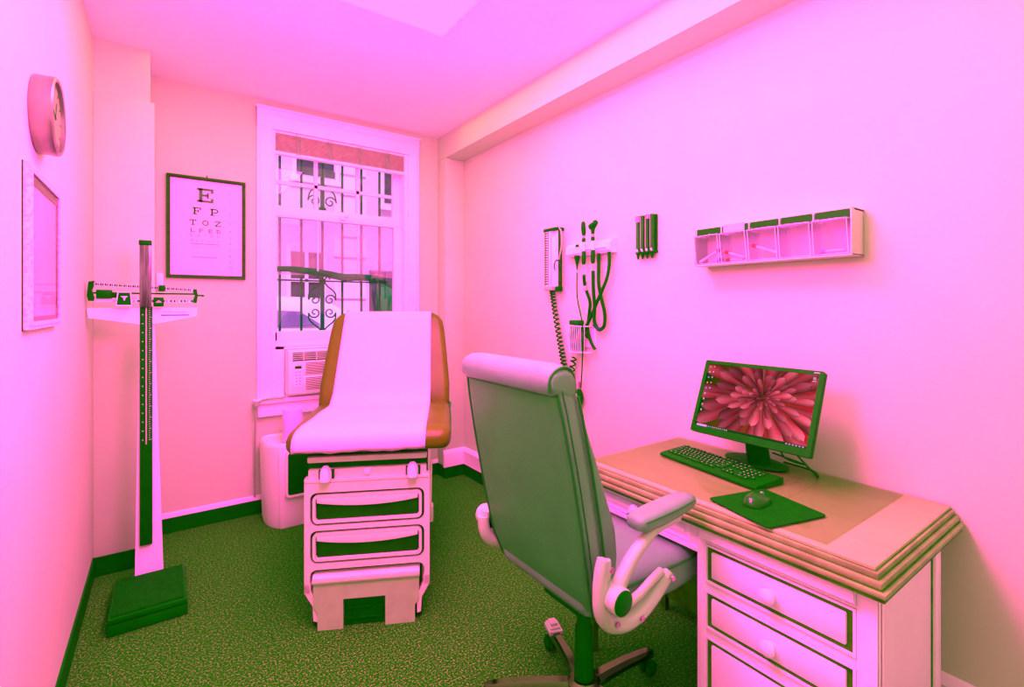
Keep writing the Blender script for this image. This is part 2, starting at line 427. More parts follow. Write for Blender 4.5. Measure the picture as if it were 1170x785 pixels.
# ------------------------------------------------------------------ street outside
st = MB().box(-14, 16, YB + .55, 14, -.3, -.02); tag(struct(st, 'floor_street', ROAD), 'pale street paving outside the window', 'street')
FY = 10.0
fa = thing('house_facade', 'pale stone house front across the street seen through the window', 'building', (3, FY, 0))
m = MB(); m.box(-9, 15, FY, FY + 1, 0, 10)
build(m, 'wall', FACADE, fa)
for x in (1.05, 3.05):
    m = MB()
    for k in range(18):
        z = .3 + k * .42
        w_ = .32 if k % 2 else .2
        m.box(x - w_, x + w_, FY - .04, FY + .01, z, z + .36)
    build(m, 'quoins', FACADE2, fa)
def fwin(x0, x1, z0, z1, door=False):
    m = MB(); m.box(x0, x1, FY - .01, FY + .01, z0, z1)
    f = build(m, 'door' if door else 'street_window', DARKWIN, fa)
    m = MB()
    if door:
        for zz in (z0 + .12, z0 + .95): m.box(x0 + .15, x1 - .15, FY - .05, FY - .005, zz, zz + .6, bev=.02)
        build(m, 'door_panel', IRON, f)
    else:
        xm = (x0 + x1) / 2; zm = (z0 + z1) / 2
        m.box(xm - .03, xm + .03, FY - .05, FY, z0, z1); m.box(x0, x1, FY - .05, FY, zm - .03, zm + .03)
        for a, b in ((x0 - .08, x0), (x1, x1 + .08)): m.box(a, b, FY - .07, FY, z0 - .1, z1 + .1)
        m.box(x0 - .12, x1 + .12, FY - .1, FY, z0 - .16, z0 - .06)
        build(m, 'window_frame', FACADE2, f)
fwin(2.02, 2.75, 3.95, 5.5); fwin(3.75, 4.35, 3.6, 5.2); fwin(1.92, 2.5, 1.35, 2.45); fwin(3.45, 4.25, .3, 2.15, True)
fwin(.55, .85, 1.5, 2.4); fwin(-1.5, -.6, 1.2, 2.6); fwin(6.0, 7.0, 1.2, 2.8)
# parked hatchback
car = thing('car', 'pale parked hatchback on the street outside the window', 'car', (.3, 6.9, 0), 0, local=True)
pro = [(-2.1, .35), (-2.12, .75), (-1.95, .98), (-1.0, 1.08), (-.35, 1.46), (.4, 1.54), (1.25, 1.50), (1.55, 1.36), (1.90, 1.10), (1.98, .85), (1.96, .4), (1.6, .28), (-1.8, .28)]
m = MB()
rings = []
for y, s in ((-.86, .90), (-.82, .97), (-.70, 1), (.70, 1), (.82, .97), (.86, .90)):
    rings.append([(x * (.97 + .03 * s), y * (1 if z < 1.1 else .86), .3 + (z - .3) * s) for x, z in pro])
m.loft(rings); body = build(m, 'body', CARP, car, 30)
for ys in (-1, 1):
    m = MB(); q = [(-.62, 1.16), (-.30, 1.33), (.30, 1.38), (.32, 1.16)]
    m.prism([(x, z) for x, z in q], ys * .775, ys * .80, 'y')
    m.prism([(.50, 1.16), (.48, 1.37), (.98, 1.34), (1.22, 1.18)], ys * .775, ys * .80, 'y')
    build(m, 'side_window', CARG, car)
m = MB(); m.loft([[(1.62, -.6, 1.34), (1.62, .6, 1.34), (1.90, .62, 1.12), (1.90, -.62, 1.12)], [(1.60, -.6, 1.32), (1.60, .6, 1.32), (1.88, .62, 1.10), (1.88, -.62, 1.10)]])
build(m, 'rear_window', CARG, car)
for ys in (-1, 1):
    build(MB().box(1.82, 2.0, ys * .72 - .10, ys * .72 + .10, .92, 1.12, bev=.03), 'tail_light', REDL, car)
    for x in (-1.3, 1.25):
        m = MB(); M_ = Matrix.Translation((x, ys * .8, .32)) @ Matrix.Rotation(PI / 2, 4, 'X')
        m.lathe([(.001, -.1), (.26, -.1), (.32, -.07), (.32, .07), (.26, .1), (.18, .09), (.001, .09)], 24, M_)
        build(m, 'wheel', BLACKM, car)
# shrub in front of the door
m = MB()
for k in range(420):
    a = random.uniform(0, 2 * PI); b = math.acos(random.uniform(-.3, 1)); r_ = random.uniform(.3, .5)
    p = Vector((3.75 + r_ * math.sin(b) * math.cos(a) * 1.3, 9.3 + r_ * .6 * math.sin(b) * math.sin(a), .75 + r_ * math.cos(b) * 1.1))
    M_ = Matrix.Translation(p) @ Euler((random.uniform(0, 6), random.uniform(0, 6), random.uniform(0, 6))).to_matrix().to_4x4()
    s_ = random.uniform(.04, .08)
    m.add([(-s_, 0, 0), (0, s_ * .5, .01), (s_, 0, 0), (0, -s_ * .5, .01)], [(0, 1, 2, 3)], M_)
m.lathe([(.02, 0), (.25, 0), (.30, .45), (.27, .5), (.02, .5)], 16, Matrix.Translation((3.75, 9.3, 0)))
tag(build(m, 'street_shrub', LEAF, org=(3.75, 9.3, 0)), 'pale leafy potted shrub before the dark street door', 'shrub')

# ------------------------------------------------------------------ ceiling light
cl = thing('ceiling_light', 'square white ceiling light panel', 'light', (.86, 1.65, H - .06))
m = MB(); frame_prism(m, [(.54, 1.04), (1.18, 1.04), (1.18, 2.27), (.54, 2.27)], [(.565, 1.065), (1.155, 1.065), (1.155, 2.245), (.565, 2.245)], H - .012, H, 'z')
build(m, 'frame', WHITEP, cl)
build(MB().box(.562, 1.158, 1.062, 2.248, H - .010, H - .001), 'diffuser', LAMP, cl)

# ------------------------------------------------------------------ left wall: clock and mirror-glazed picture
ck = thing('wall_clock', 'round silver wall clock with a deep rim on the left wall', 'clock', (XL, 1.96, 1.96))
MX = Matrix.Translation((XL, 1.96, 1.96)) @ Matrix.Rotation(PI / 2, 4, 'Y')
m = MB(); m.lathe([(.10, 0), (.108, .0), (.112, .006), (.113, .040), (.112, .048), (.107, .052), (.100, .050), (.099, .040), (.05, .039), (.001, .039)], 48, MX)
build(m, 'rim', mat('clock_steel', (.26, .42, .24), .28, metal=.85, var=.25, scale=6), ck)
m = MB(); m.lathe([(.001, .039), (.099, .039), (.099, .041), (.001, .041)], 40, MX); fc = build(m, 'face', mat('clock_face', (.12, .5, .08), .5, var=.05), ck)
for k in range(12):
    a = k * PI / 6
    build(MB().box(-.002, .002, .080, .092, .041, .0418, MX @ Matrix.Rotation(a, 4, 'Z')), 'hour_mark', INK, fc)
for a, l in ((1.2, .05), (2.9, .075)):
    build(MB().box(-.002, .002, -.01, l, .0425, .0435, MX @ Matrix.Rotation(a, 4, 'Z')), 'hand', INK, ck)
pf = thing('picture_frame', 'glazed picture in a thin worn pale frame below the wall clock', 'picture', (XL, 2.01, 1.345))
def yz(w0, w1, z0, z1): return [(w0, z0), (w1, z0), (w1, z1), (w0, z1)]
m = MB(); frame_prism(m, yz(1.787, 2.238, 1.334, 1.786), yz(1.81, 2.21, 1.36, 1.76), XL, XL + .003, 'x'); build(m, 'back_edge', WOODF, pf)
m = MB(); frame_prism(m, yz(1.79, 2.235, 1.337, 1.783), yz(1.805, 2.22, 1.352, 1.768), XL, XL + .016, 'x')
frame_prism(m, yz(1.80, 2.225, 1.347, 1.773), yz(1.812, 2.213, 1.359, 1.761), XL + .014, XL + .019, 'x')
build(m, 'frame', mat('worn_frame', (.80, .9, .80), .4, spec=.4, var=.35, scale=90), pf)
m = MB(); m.box(XL + .001, XL + .010, 1.812, 2.213, 1.36, 1.76); pr = build(m, 'print', mat('faded_print', (.78, .85, .74), .6, var=.12, scale=7), pf)
m = MB(); frame_prism(m, yz(1.812, 2.213, 1.36, 1.76), yz(1.822, 2.200, 1.372, 1.735), XL + .010, XL + .013, 'x'); build(m, 'inner_lip', WOODF, pf)
build(MB().box(XL + .0135, XL + .015, 1.812, 2.213, 1.36, 1.76), 'glazing', PICG, pf)

# ------------------------------------------------------------------ eye chart
ec = thing('eye_chart', 'letter eye chart in a dark wood frame left of the window', 'eye chart', (.2145, YB, 1.578))
cx0, cx1, cz0, cz1 = 0., .429, 1.578, 2.22
def xz(x0, x1, z0, z1): return [(x0, z0), (x1, z0), (x1, z1), (x0, z1)]
m = MB(); frame_prism(m, xz(cx0, cx1, cz0, cz1), xz(cx0 + .014, cx1 - .014, cz0 + .014, cz1 - .014), YB - .024, YB - .001, 'y')
frame_prism(m, xz(cx0 + .010, cx1 - .010, cz0 + .010, cz1 - .010), xz(cx0 + .020, cx1 - .020, cz0 + .020, cz1 - .020), YB - .019, YB - .006, 'y')
build(m, 'frame', WOODF, ec)
sh = build(MB().box(cx0 + .012, cx1 - .012, YB - .010, YB - .003, cz0 + .012, cz1 - .012), 'sheet', PAPER, ec)
build(MB().box(.21, .216, YB - .006, YB - .002, 2.22, 2.238), 'hook', IRON, ec)
LY = YB - .0105
def ring(cx, cz, ro, ri, a0=0, a1=360, sx=1.):
    n = 28; P = []
    out = [(cx + sx * ro * math.cos(R(a0 + (a1 - a0) * k / n)), cz + ro * math.sin(R(a0 + (a1 - a0) * k / n))) for k in range(n + 1)]
    inn = [(cx + sx * ri * math.cos(R(a0 + (a1 - a0) * k / n)), cz + ri * math.sin(R(a0 + (a1 - a0) * k / n))) for k in range(n + 1)]
    return [[out[k], out[k + 1], inn[k + 1], inn[k]] for k in range(n)]
def bx(x0, z0, x1, z1): return [(x0, z0), (x1, z0), (x1, z1), (x0, z1)]
GL = {
 'E': [bx(.6, 0, 1.7, 5), bx(0, 4.2, 5, 5), bx(0, 0, 5, .8), bx(1.7, 2.1, 3.4, 2.9), bx(4.2, 3.4, 5, 4.2), bx(4.2, .8, 5, 1.6), bx(3.0, 1.5, 3.6, 3.5)],
 'F': [bx(.6, 0, 1.7, 5), bx(0, 4.2, 5, 5), bx(0, 0, 2.5, .8), bx(1.7, 2.1, 3.4, 2.9), bx(4.2, 3.2, 5, 4.2), bx(3.0, 1.5, 3.6, 3.5)],
 'P': [bx(.6, 0, 1.7, 5), bx(0, 4.2, 3.4, 5), bx(0, 0, 2.6, .8), bx(1.7, 1.8, 3.4, 2.5)] + ring(3.3, 3.4, 1.6, .8, -90, 90, 1.05),
 'T': [bx(2, 0, 3, 5), bx(0, 4.2, 5, 5), bx(0, 3.3, .7, 4.2), bx(4.3, 3.3, 5, 4.2), bx(1.2, 0, 3.8, .8)],
 'O': ring(2.5, 2.5, 2.5, 1.6),
 'C': ring(2.5, 2.5, 2.5, 1.6, 35, 325),
 'Z': [bx(0, 4.2, 5, 5), bx(0, 0, 5, .8), [(.2, .8), (1.5, .8), (4.8, 4.2), (3.5, 4.2)], bx(0, 3.4, .7, 4.2), bx(4.3, .8, 5, 1.7)],
 'L': [bx(.6, 0, 1.7, 5), bx(0, 4.2, 2.4, 5), bx(0, 0, 5, .8), bx(4.3, .8, 5, 1.8)],
 'D': [bx(.6, 0, 1.7, 5), bx(0, 4.2, 2.6, 5), bx(0, 0, 2.6, .8)] + ring(2.5, 2.5, 2.5, 1.7, -90, 90),
}
def letters(txt, xs, z0, z1, m_, w=None):
    hgt = z1 - z0; w = w or hgt
    for ch, x in zip(txt, xs):
        m = MB()
        for poly in GL[ch]:
            m.prism([(x + (p - 2.5) / 5 * w, z0 + q / 5 * hgt) for p, q in poly], LY - .0006, LY, 'y')
        build(m, 'letter', m_, sh)
letters('E', [.203], 2.062, 2.152, INKM)
letters('FP', [.158, .252], 1.982, 2.027, INK)
letters('TOZ', [.137, .204, .272], 1.914, 1.949, INK)
letters('LPED', [.135, .180, .230, .275], 1.869, 1.893, INKM)
letters('PECFD', [.130, .167, .203, .238, .274], 1.842, 1.858, INKL)
letters('EDFCZP', [.132, .160, .189, .218, .246, .274], 1.810, 1.823, INKL)
letters('FELOPZD', [.135, .158, .181, .204, .227, .250, .273], 1.772, 1.780, INKL)
letters('DEFPOTEC', [.14, .16, .18, .20, .22, .24, .26, .275], 1.737, 1.743, INKL)
m = MB(); m.box(.127, .284, LY - .0006, LY, 1.795, 1.7985); build(m, 'rule', INK, sh)
m = MB(); m.box(.132, .268, LY - .0006, LY, 1.709, 1.715); build(m, 'rule', PINKINK, sh)
m = MB()
for t_, f_ in (('1', .225), ('2', .34), ('3', .44), ('4', .52), ('5', .586), ('6', .638), ('7', .708), ('8', .77), ('9', .838), ('10', .885), ('11', .935)):
    text_mb(m, t_, .022, Matrix.Translation((.343, LY, 2.22 - f_ * .642)) @ Matrix.Rotation(PI / 2, 4, 'X'))
m.box(.33, .352, LY - .0006, LY, 2.130, 2.132)
build(m, 'row_numbers', INKM, sh)
# small white cover behind the scale, on the wall beside the chase
tag(build(MB().box(-.052, -.012, YB - .022, YB, 1.50, 1.605, bev=.01, seg=3), 'wall_cover', WHITEM, org=(-.03, YB, 1.5)), 'small white plastic cover on the wall beside the scale beam', 'wall cover')

# ------------------------------------------------------------------ physician scale
ps = thing('physician_scale', 'white physician beam scale on a black platform in the left corner', 'scale', (-.06, 2.86, 0))
m = MB(); m.box(-.205, .080, 2.655, 3.075, .0, .052, bev=.006); build(m, 'base', SCALEM, ps)
m = MB(); m.box(-.203, .079, 2.652, 3.012, .054, .078, bev=.006); pl = build(m, 'platform', SCALEM, ps)
m = MB(); m.box(-.192, .068, 2.664, 3.000, .078, .084)
for k in range(16): m.box(-.188 + k * .016, -.181 + k * .016, 2.668, 2.996, .084, .086)
build(m, 'tread_mat', BLACKM, pl)
m = MB()
pA = [(-.126, 3.02), (-.012, 3.02), (-.012, 3.075), (-.126, 3.075)]
pB = [(-.108, 3.02), (-.048, 3.02), (-.048, 3.065), (-.108, 3.065)]
m.loft([[(x, y, .056) for x, y in pA], [(x, y, 1.33) for x, y in pB]])
build(m, 'pillar', WHITEM, ps)
# height rule in its channel and the silver rod above
m = MB(); m.box(-.106, -.056, 3.000, 3.019, .222, 1.40, bev=.003)
hr = build(m, 'height_rule', BLACK, ps)
m = MB()
m.box(-.083, -.078, 2.998, 3.0005, .72, 1.40)
for k in range(60):
    z = .74 + k * .011; l = .010 if k % 5 == 0 else .005
    m.box(-.070, -.070 + l, 2.998, 3.0005, z, z + .003)
    if k % 4 == 0: m.box(-.097, -.092, 2.998, 3.0005, z, z + .005)
build(m, 'rule_markings', INKL, hr)
m = MB(); m.box(-.107, -.062, 2.985, 3.003, 1.395, 1.715, bev=.005); m.box(-.083, -.060, 2.981, 2.990, 1.395, 1.700, bev=.004)
rod = build(m, 'height_rod', mat('rod_steel', (.16, .42, .18), .3, metal=.7, var=.7, scale=9, stretch=(6, 1, .6)), ps)
m = MB(); m.box(-.110, -.058, 2.980, 3.006, 1.70, 1.724, bev=.004); build(m, 'rod_cap', BLACK, rod)
# head plate
m = MB(); m.prism([(-.302, 1.392), (-.298, 1.346), (-.106, 1.312), (-.050, 1.312), (.128, 1.350), (.132, 1.392)], 3.004, 3.034, 'y')
hd = build(m, 'beam_shelf', WHITEM, ps)
m = MB(); text_mb(m, 'Health o meter', .016, Matrix.Translation((.035, 3.003, 1.372)) @ Matrix.Rotation(PI / 2, 4, 'X'))
build(m, 'lettering', INKL, hd)
m = MB(); m.box(-.022, .096, 3.0028, 3.0038, 1.352, 1.359)
build(m, 'blue_strip', BLUEINK, hd)
# beam assembly
m = MB(); m.prism([(-.302, 1.45), (-.296, 1.515), (-.275, 1.52), (-.275, 1.50), (-.284, 1.475), (-.275, 1.44), (-.275, 1.425), (-.296, 1.425)], 2.985, 3.01, 'y')
build(m, 'beam_end', BLACK, ps)
m = MB(); m.prism([(.112, 1.488), (.128, 1.488), (.133, 1.458), (.128, 1.417), (.112, 1.417), (.112, 1.43), (.120, 1.455), (.112, 1.475)], 2.985, 3.01, 'y')
m.tube([(.13, 2.997, 1.456), (.150, 2.997, 1.455), (.152, 2.997, 1.455), (.162, 2.997, 1.455)], [.004, .004, .006, .003])
build(m, 'beam_end', BLACK, ps)
m = MB(); m.loft([[(-.28, 2.992, 1.512), (-.28, 3.0, 1.512), (-.28, 3.0, 1.498), (-.28, 2.992, 1.498)], [(.12, 2.992, 1.488), (.12, 3.0, 1.488), (.12, 3.0, 1.476), (.12, 2.992, 1.476)]])
u1 = build(m, 'upper_beam', WHITEM, ps)
m = MB()
for k in range(44):
    x = -.272 + k * .0086; z = 1.505 - (x + .28) * .0575
    m.box(x, x + (.0050 if k % 2 else .0070), 2.9905, 2.993, z - .005, z + .0055)
build(m, 'beam_scale', INK, u1)
m = MB(); m.box(-.28, .12, 2.994, 3.004, 1.459, 1.467); build(m, 'centre_bar', BLACK, ps)
m = MB(); m.loft([[(-.28, 2.992, 1.436), (-.28, 3.0, 1.436), (-.28, 3.0, 1.422), (-.28, 2.992, 1.422)], [(.12, 2.992, 1.430), (.12, 3.0, 1.430), (.12, 3.0, 1.418), (.12, 2.992, 1.418)]])
l1 = build(m, 'lower_beam', WHITEM, ps)
m = MB()
for k in range(17):
    x = -.13 + k * .0145
    m.box(x, x + (.009 if k % 3 else .004), 2.9905, 2.993, 1.421, 1.431)
build(m, 'beam_scale', INK, l1)
m = MB(); m.box(-.268, -.210, 2.975, 3.006, 1.436, 1.478, bev=.004); m.box(-.212, -.19, 2.985, 3.0, 1.44, 1.466)
build(m, 'counterweight', BLACK, ps)
m = MB(); m.prism([(-.196, 1.402), (-.132, 1.402), (-.138, 1.470), (-.188, 1.470)], 2.962, 2.99, 'y'); pz = build(m, 'large_poise', BLACK, ps)
m = MB(); frame_prism(m, [(-.196, 1.402), (-.132, 1.402), (-.138, 1.470), (-.188, 1.470)], [(-.192, 1.406), (-.137, 1.406), (-.1415, 1.466), (-.1845, 1.466)], 2.958, 2.9625, 'y')
m.prism([(-.176, 1.448), (-.150, 1.448), (-.159, 1.440), (-.161, 1.428), (-.165, 1.428), (-.167, 1.440)], 2.9585, 2.963, 'y')
build(m, 'poise_emblem', WHITEM, pz)
m = MB(); m.box(-.052, -.010, 2.965, 3.006, 1.398, 1.444, bev=.004); p2 = build(m, 'small_poise', BLACK, ps)
m = MB(); m.prism([(-.044, 1.418), (-.018, 1.418), (-.022, 1.424), (-.030, 1.430), (-.038, 1.424)], 2.9635, 2.966, 'y'); build(m, 'poise_emblem', INKL, p2)
m = MB(); m.box(-.032, -.004, 2.975, 3.006, 1.474, 1.505, bev=.004); build(m, 'upper_poise', BLACK, ps)

# ------------------------------------------------------------------ exam table (local axes: x across, y to the head, z up)
TA = R(-26.5)
et = thing('exam_table', 'rust vinyl exam table with raised backrest and two drawers', 'exam table', (.72, 2.112, 0), TA, local=True)
m = MB()
m.box(-.255, .262, .035, 1.15, .12, .665, bev=.01); m.box(-.24, .247, .06, 1.05, .665, .775)
build(m, 'cabinet', CABW, et)
m = MB(); m.box(-.20, .207, .05, 1.12, .0, .125); build(m, 'plinth', BLACK, et)
# front frame with rounded openings: built from a ring outline per opening plus bars
m = MB()
XA, XB = -.262, .270
def cell(z0, z1, zi0, zi1):
    c_, w_ = (XA + XB) / 2, XB - XA
    frame_prism(m, rrect(w_, z1 - z0, .0005, 5, c_, (z0 + z1) / 2), rrect(w_ - .046, zi1 - zi0, .030, 5, c_, (zi0 + zi1) / 2), -.004, .036, 'y')
cell(.4385, .655, .448, .593); cell(.2725, .4385, .284, .429)
m.prism([(XA, .16), (XA + .023, .16), (XA + .023, .235), (XA + .030, .252), (XA + .046, .260), (XB - .046, .260), (XB - .030, .252), (XB - .023, .235), (XB - .023, .16), (XB, .16), (XB, .2725), (XA, .2725)], -.004, .036, 'y')
# kicked-in lower legs of the frame
for sx in (-1, 1):
    c = .004
    P = [(c + sx * .266, .20), (c + sx * .266, .165), (c + sx * .232, .105), (c + sx * .228, .04), (c + sx * .212, .035), (c + sx * .210, .11), (c + sx * .240, .175), (c + sx * .240, .20)]
    m.prism(P if sx < 0 else P[::-1], -.004, .036, 'y')
build(m, 'front_frame', CABW, et)
for zc_, zh in ((.5205, .128), (.3565, .128)):
    cx_ = .0035
    m = MB(); m.prism(rrect(.500, zh + .026, .026, 5, cx_, zc_), .014, .030, 'y'); dr = build(m, 'drawer', [CABD], et)
    m = MB(); frame_prism(m, rrect(.464, zh - .006, .022, 5, cx_, zc_), rrect(.440, zh - .030, .012, 5, cx_, zc_), -.004, .028, 'y')
    build(m, 'drawer_rim', CABW, dr)
    # scooped pull along the top of the recess
    G = []
    for k in range(17):
        t = -1 + 2 * k / 16; x = cx_ + t * .214
        d = .022 + .018 * (1 - t * t)
        zt = zc_ + zh / 2 - .014
        G.append([(x, -.002, zt), (x, -.006, zt - d * .5), (x, -.004, zt - d), (x, .006, zt - d + .002), (x, .012, zt)])
    m = MB(); m.loft([list(r_) for r_ in G]); build(m, 'drawer_pull', CABW, dr)
    m = MB(); m.box(cx_ - .214, cx_ + .214, .008, .011, zc_ - zh / 2 + .016, zc_ + zh / 2 - .016)
    build(m, 'drawer_recess', CABD, dr)
# pull-out step with two feet
m = MB()
m.prism([(-.206, 0), (-.100, 0), (-.100, .128), (.078, .128), (.078, 0), (.206, 0), (.206, .075), (.224, .100), (.224, .205), (-.224, .205), (-.224, .100), (-.206, .075)], -.010, .018, 'y')
st_ = build(m, 'step', STEPW, et)
m = MB()
m.loft([[(x, -.008, .196), (x, -.018, .204), (x, -.022, .216), (x, -.018, .230), (x, -.004, .238), (x, .03, .238), (x, .03, .196)] for x in (-.226, -.222, .222, .226)])
build(m, 'step_tread', CABW, st_)
m = MB(); m.box(-.235, .237, .03, .06, .01, .25); build(m, 'step_well', CABD, et)
m = MB(); m.box(-.10, .08, .004, .012, .03, .038); m.box(-.10, .08, .004, .012, .075, .082); m.box(-.10, .08, .012, .03, .0, .125); build(m, 'step_grille', BLACK, st_)
# upper rail, recess and stirrup pegs
m = MB(); m.box(-.250, .258, -.006, .026, .722, .748, bev=.006); build(m, 'front_rail', CABW, et)
m = MB(); m.box(-.255, .262, .030, .064, .640, .795); build(m, 'rail_recess', BLACK, et)
m = MB(); m.box(-.248, .256, .004, .04, .640, .690, bev=.004); m.box(-.262, .270, -.008, .04, .636, .652, bev=.004)
build(m, 'stirrup_panel', CABW, et)
build(MB().box(-.013, .014, -.006, 0, .664, .692, bev=.002), 'label_plate', WHITEM, et)
for x in (-.172, .196):
    m = MB(); m.box(x - .030, x + .034, -.006, .0, .652, .692)
    build(m, 'peg_socket', BLACK, et)
    m = MB(); m.loft([[(x + a * w_, -.03 + .02 * (b), z) for a, b in ((-1, 1), (-.7, -.6), (0, -1), (.7, -.6), (1, 1))] for w_, z in ((.024, .652), (.024, .685), (.019, .70), (.008, .712))])
    build(m, 'stirrup_peg', WHITEM, et)
# side fittings on the right
m = MB(); m.box(.262, .275, .25, .95, .35, .42, bev=.004); m.box(.262, .285, .30, .36, .30, .38, bev=.006); build(m, 'side_handle', CABW, et)
m = MB(); m.box(-.30, .315, .10, 1.10, .752, .778, bev=.004); build(m, 'seat_pan', BLACK, et)
# cushions
def cushion(rows, M=None):
    m = MB(); m.loft(rows, M); return m
def sec(w, h, r, n=5, cx=0, cy=0): return rrect(w, h, r, n, cx, cy)
rows = []
for y, w_, hh, zc_ in ((-.075, .60, .03, .812), (-.068, .65, .06, .815), (-.045, .685, .085, .818), (0, .695, .095, .820), (.15, .70, .098, .822), (.35, .71, .098, .822), (.55, .71, .095, .822), (.60, .70, .07, .822), (.61, .66, .04, .822)):
    rows.append([(x + .018, y, z) for x, z in sec(w_, hh, min(.035, hh * .45), 5, 0, zc_)])
build(cushion(rows), 'seat_cushion', LEATH, et, 60)
# backrest: sections along its length
B0 = Vector((.018, .555, .862)); BD = Vector((0, .27, .51)).normalized(); BN = Vector((0, -BD.z, BD.y)); BL = .585
def bpt(x, s, d): return B0 + Vector((x, 0, 0)) + BD * s + BN * d
rows = []
for s_, w_, t_ in ((-.03, .60, .03), (-.02, .68, .06), (.0, .71, .085), (.12, .715, .092), (.3, .69, .09), (.45, .665, .088), (.52, .645, .085), (.555, .60, .075), (.575, .54, .055), (.585, .46, .03)):
    rows.append([tuple(bpt(x, s_, d - .045)) for x, d in sec(w_, t_, min(.034, t_ * .45), 5)])
build(cushion(rows), 'back_cushion', LEATH, et, 60)
rows = [[tuple(bpt(x, s_, d - .105)) for x, d in sec(w_, .03, .006, 3)] for s_, w_ in ((0, .60), (.5, .52), (.55, .42))]
build(cushion(rows), 'back_plate', CABD, et)
m = MB()
for sx in (-1, 1): m.tube([(sx * .2, .80, .70), (sx * .2, .76, 1.05)], .014, 8)
build(m, 'back_strut', SILV, et)
m = MB(); m.tube(spline([(.018 + .356, .50, .845), (.018 + .36, .56, .858), (.018 + .350, .60, .85)], 5), .006, 6); m.tube([(.018 + .345, -.04, .842), (.018 + .353, .2, .846), (.018 + .357, .5, .846)], .003, 6)
build(m, 'seam', CHAIRP, et)

# paper sheet over seat and backrest
prof = []
prof += [(-.070, .784, -.298, .252), (-.079, .798, -.297, .252), (-.080, .820, -.296, .253), (-.074, .842, -.294, .254), (-.060, .857, -.292, .255), (-.03, .868, -.290, .256)]
for k in range(1, 8): prof.append((-.03 + k * .075, .8725 + .002 * math.sin(k * 1.7), -.290 + k * .004, .256 + k * .0015))
for k in range(1, 13):
    p = bpt(0, .02 + k * .0445, .0065); prof.append((p.y, p.z, -.262 + k * .0022, .268))
p = bpt(0, .575, -.008); prof.append((p.y, p.z, -.233, .268)); p = bpt(0, .592, -.045); prof.append((p.y, p.z, -.232, .267)); p = bpt(0, .575, -.095); prof.append((p.y, p.z + .001, -.232, .267))
G = []
NX = 28
for i, (y, z, xa, xb) in enumerate(prof):
    row = []
    for k in range(NX + 1):
        t = k / NX; x = xa + (xb - xa) * t
        wz = .0022 * math.sin(k * 1.9 + i * .3) * (1 if i < 3 else .25)
        dz = (.003 * math.sin(k * .55) + .002 * math.sin(k * 1.4) if i == 0 else 0)
        row.append((x, y - abs(wz) * .6, z + dz + abs(wz) * .4))
    G.append(row)
m = MB(); m.grid(G)
pap = build(m, 'exam_paper', PAPER, None, 70)
pap.location = (.72, 2.112, 0); pap.rotation_euler = (0, 0, TA)
so = pap.modifiers.new('thick', 'SOLIDIFY'); so.thickness = .0016; so.offset = 1
tag(pap, 'white paper sheet spread down the exam table', 'exam paper')

# ------------------------------------------------------------------ appliance with the paper roll behind the table
ap = thing('air_purifier', 'white rounded air purifier with a dark grille between wall and exam table', 'air purifier', (.72, 3.42, 0))
PC = (.71, 3.47)
poly = [(.535, 3.62), (.508, 3.58), (.505, 3.50), (.515, 3.43), (.54, 3.375), (.575, 3.335), (.61, 3.322), (.89, 3.322), (.92, 3.35), (.92, 3.60), (.89, 3.63), (.57, 3.63)]
poly = [(p.x, p.y) for p in spline([(a, b, 0) for a, b in poly], 4, True)]
def sc(s_, z): return [(PC[0] + (x - PC[0]) * s_, PC[1] + (y - PC[1]) * s_, z) for x, y in poly]
m = MB(); m.loft([sc(.93, .0), sc(.96, .03), sc(.97, .08), sc(1.0, .25), sc(1.02, .42), sc(1.03, .50), sc(1.01, .525), sc(.96, .535), sc(.93, .525), sc(.5, .515), sc(.02, .515)])
pb = build(m, 'body', CREAM, ap, 40)
m = MB(); m.loft([[(x, y, z) for x, z in rrect(.24, .27, .02, 4, .74, .345)] for y in (3.300, 3.34)]); gp = build(m, 'grille', BLACK, ap)
m = MB(); frame_prism(m, rrect(.262, .295, .026, 4, .74, .345), rrect(.238, .268, .02, 4, .74, .345), 3.296, 3.335, 'y'); build(m, 'grille_rim', CREAM, ap)
m = MB()
for k in range(9): m.box(.63, .85, 3.298, 3.302, .23 + k * .027, .236 + k * .027)
build(m, 'louvres', BLACKM, gp)
m = MB(); M_ = Matrix.Translation((.672, 3.42, .522))
m.lathe([(.018, 0), (.058, 0), (.060, .003), (.060, .208), (.058, .211), (.020, .211), (.018, .208), (.018, .10), (.016, .1)], 32, M_)
pr_ = build(m, 'paper_roll', PAPER, org=(.672, 3.42, .522)); tag(pr_, 'white paper towel roll standing on the air purifier', 'paper roll')

# ------------------------------------------------------------------ window air conditioner
ac = thing('air_conditioner', 'white window air conditioner under the lower sash', 'air conditioner', (.9, 3.62, .79))
m = MB(); m.box(.678, 1.12, 3.585, 3.90, .785, 1.095, bev=.008); build(m, 'body', CREAM, ac)
build(MB().box(.682, 1.116, 3.576, 3.590, .788, .80, bev=.003), 'base_lip', GREYP, ac)
m = MB(); m.box(.705, 1.095, 3.580, 3.587, 1.025, 1.082); tv = build(m, 'top_vent', BLACK, ac)
m = MB()
for k in range(4): m.box(.705, 1.095, 3.576, 3.582, 1.034 + k * .0125, 1.0375 + k * .0125)
for x in (.775, .86, .945, 1.03): m.box(x - .002, x + .002, 3.575, 3.582, 1.025, 1.082)
build(m, 'vane', CREAM, tv)
m = MB(); m.box(.775, 1.105, 3.578, 3.587, .925, 1.012, bev=.002); m.box(.775, 1.105, 3.578, 3.587, .815, .912, bev=.002)
iv = build(m, 'intake_grille', CREAM, ac)
m = MB()
for k in range(9): m.box(.788, 1.10, 3.5765, 3.579, .930 + k * .0093, .9345 + k * .0093)
for k in range(9): m.box(.788, 1.10, 3.5765, 3.579, .822 + k * .0098, .8266 + k * .0098)
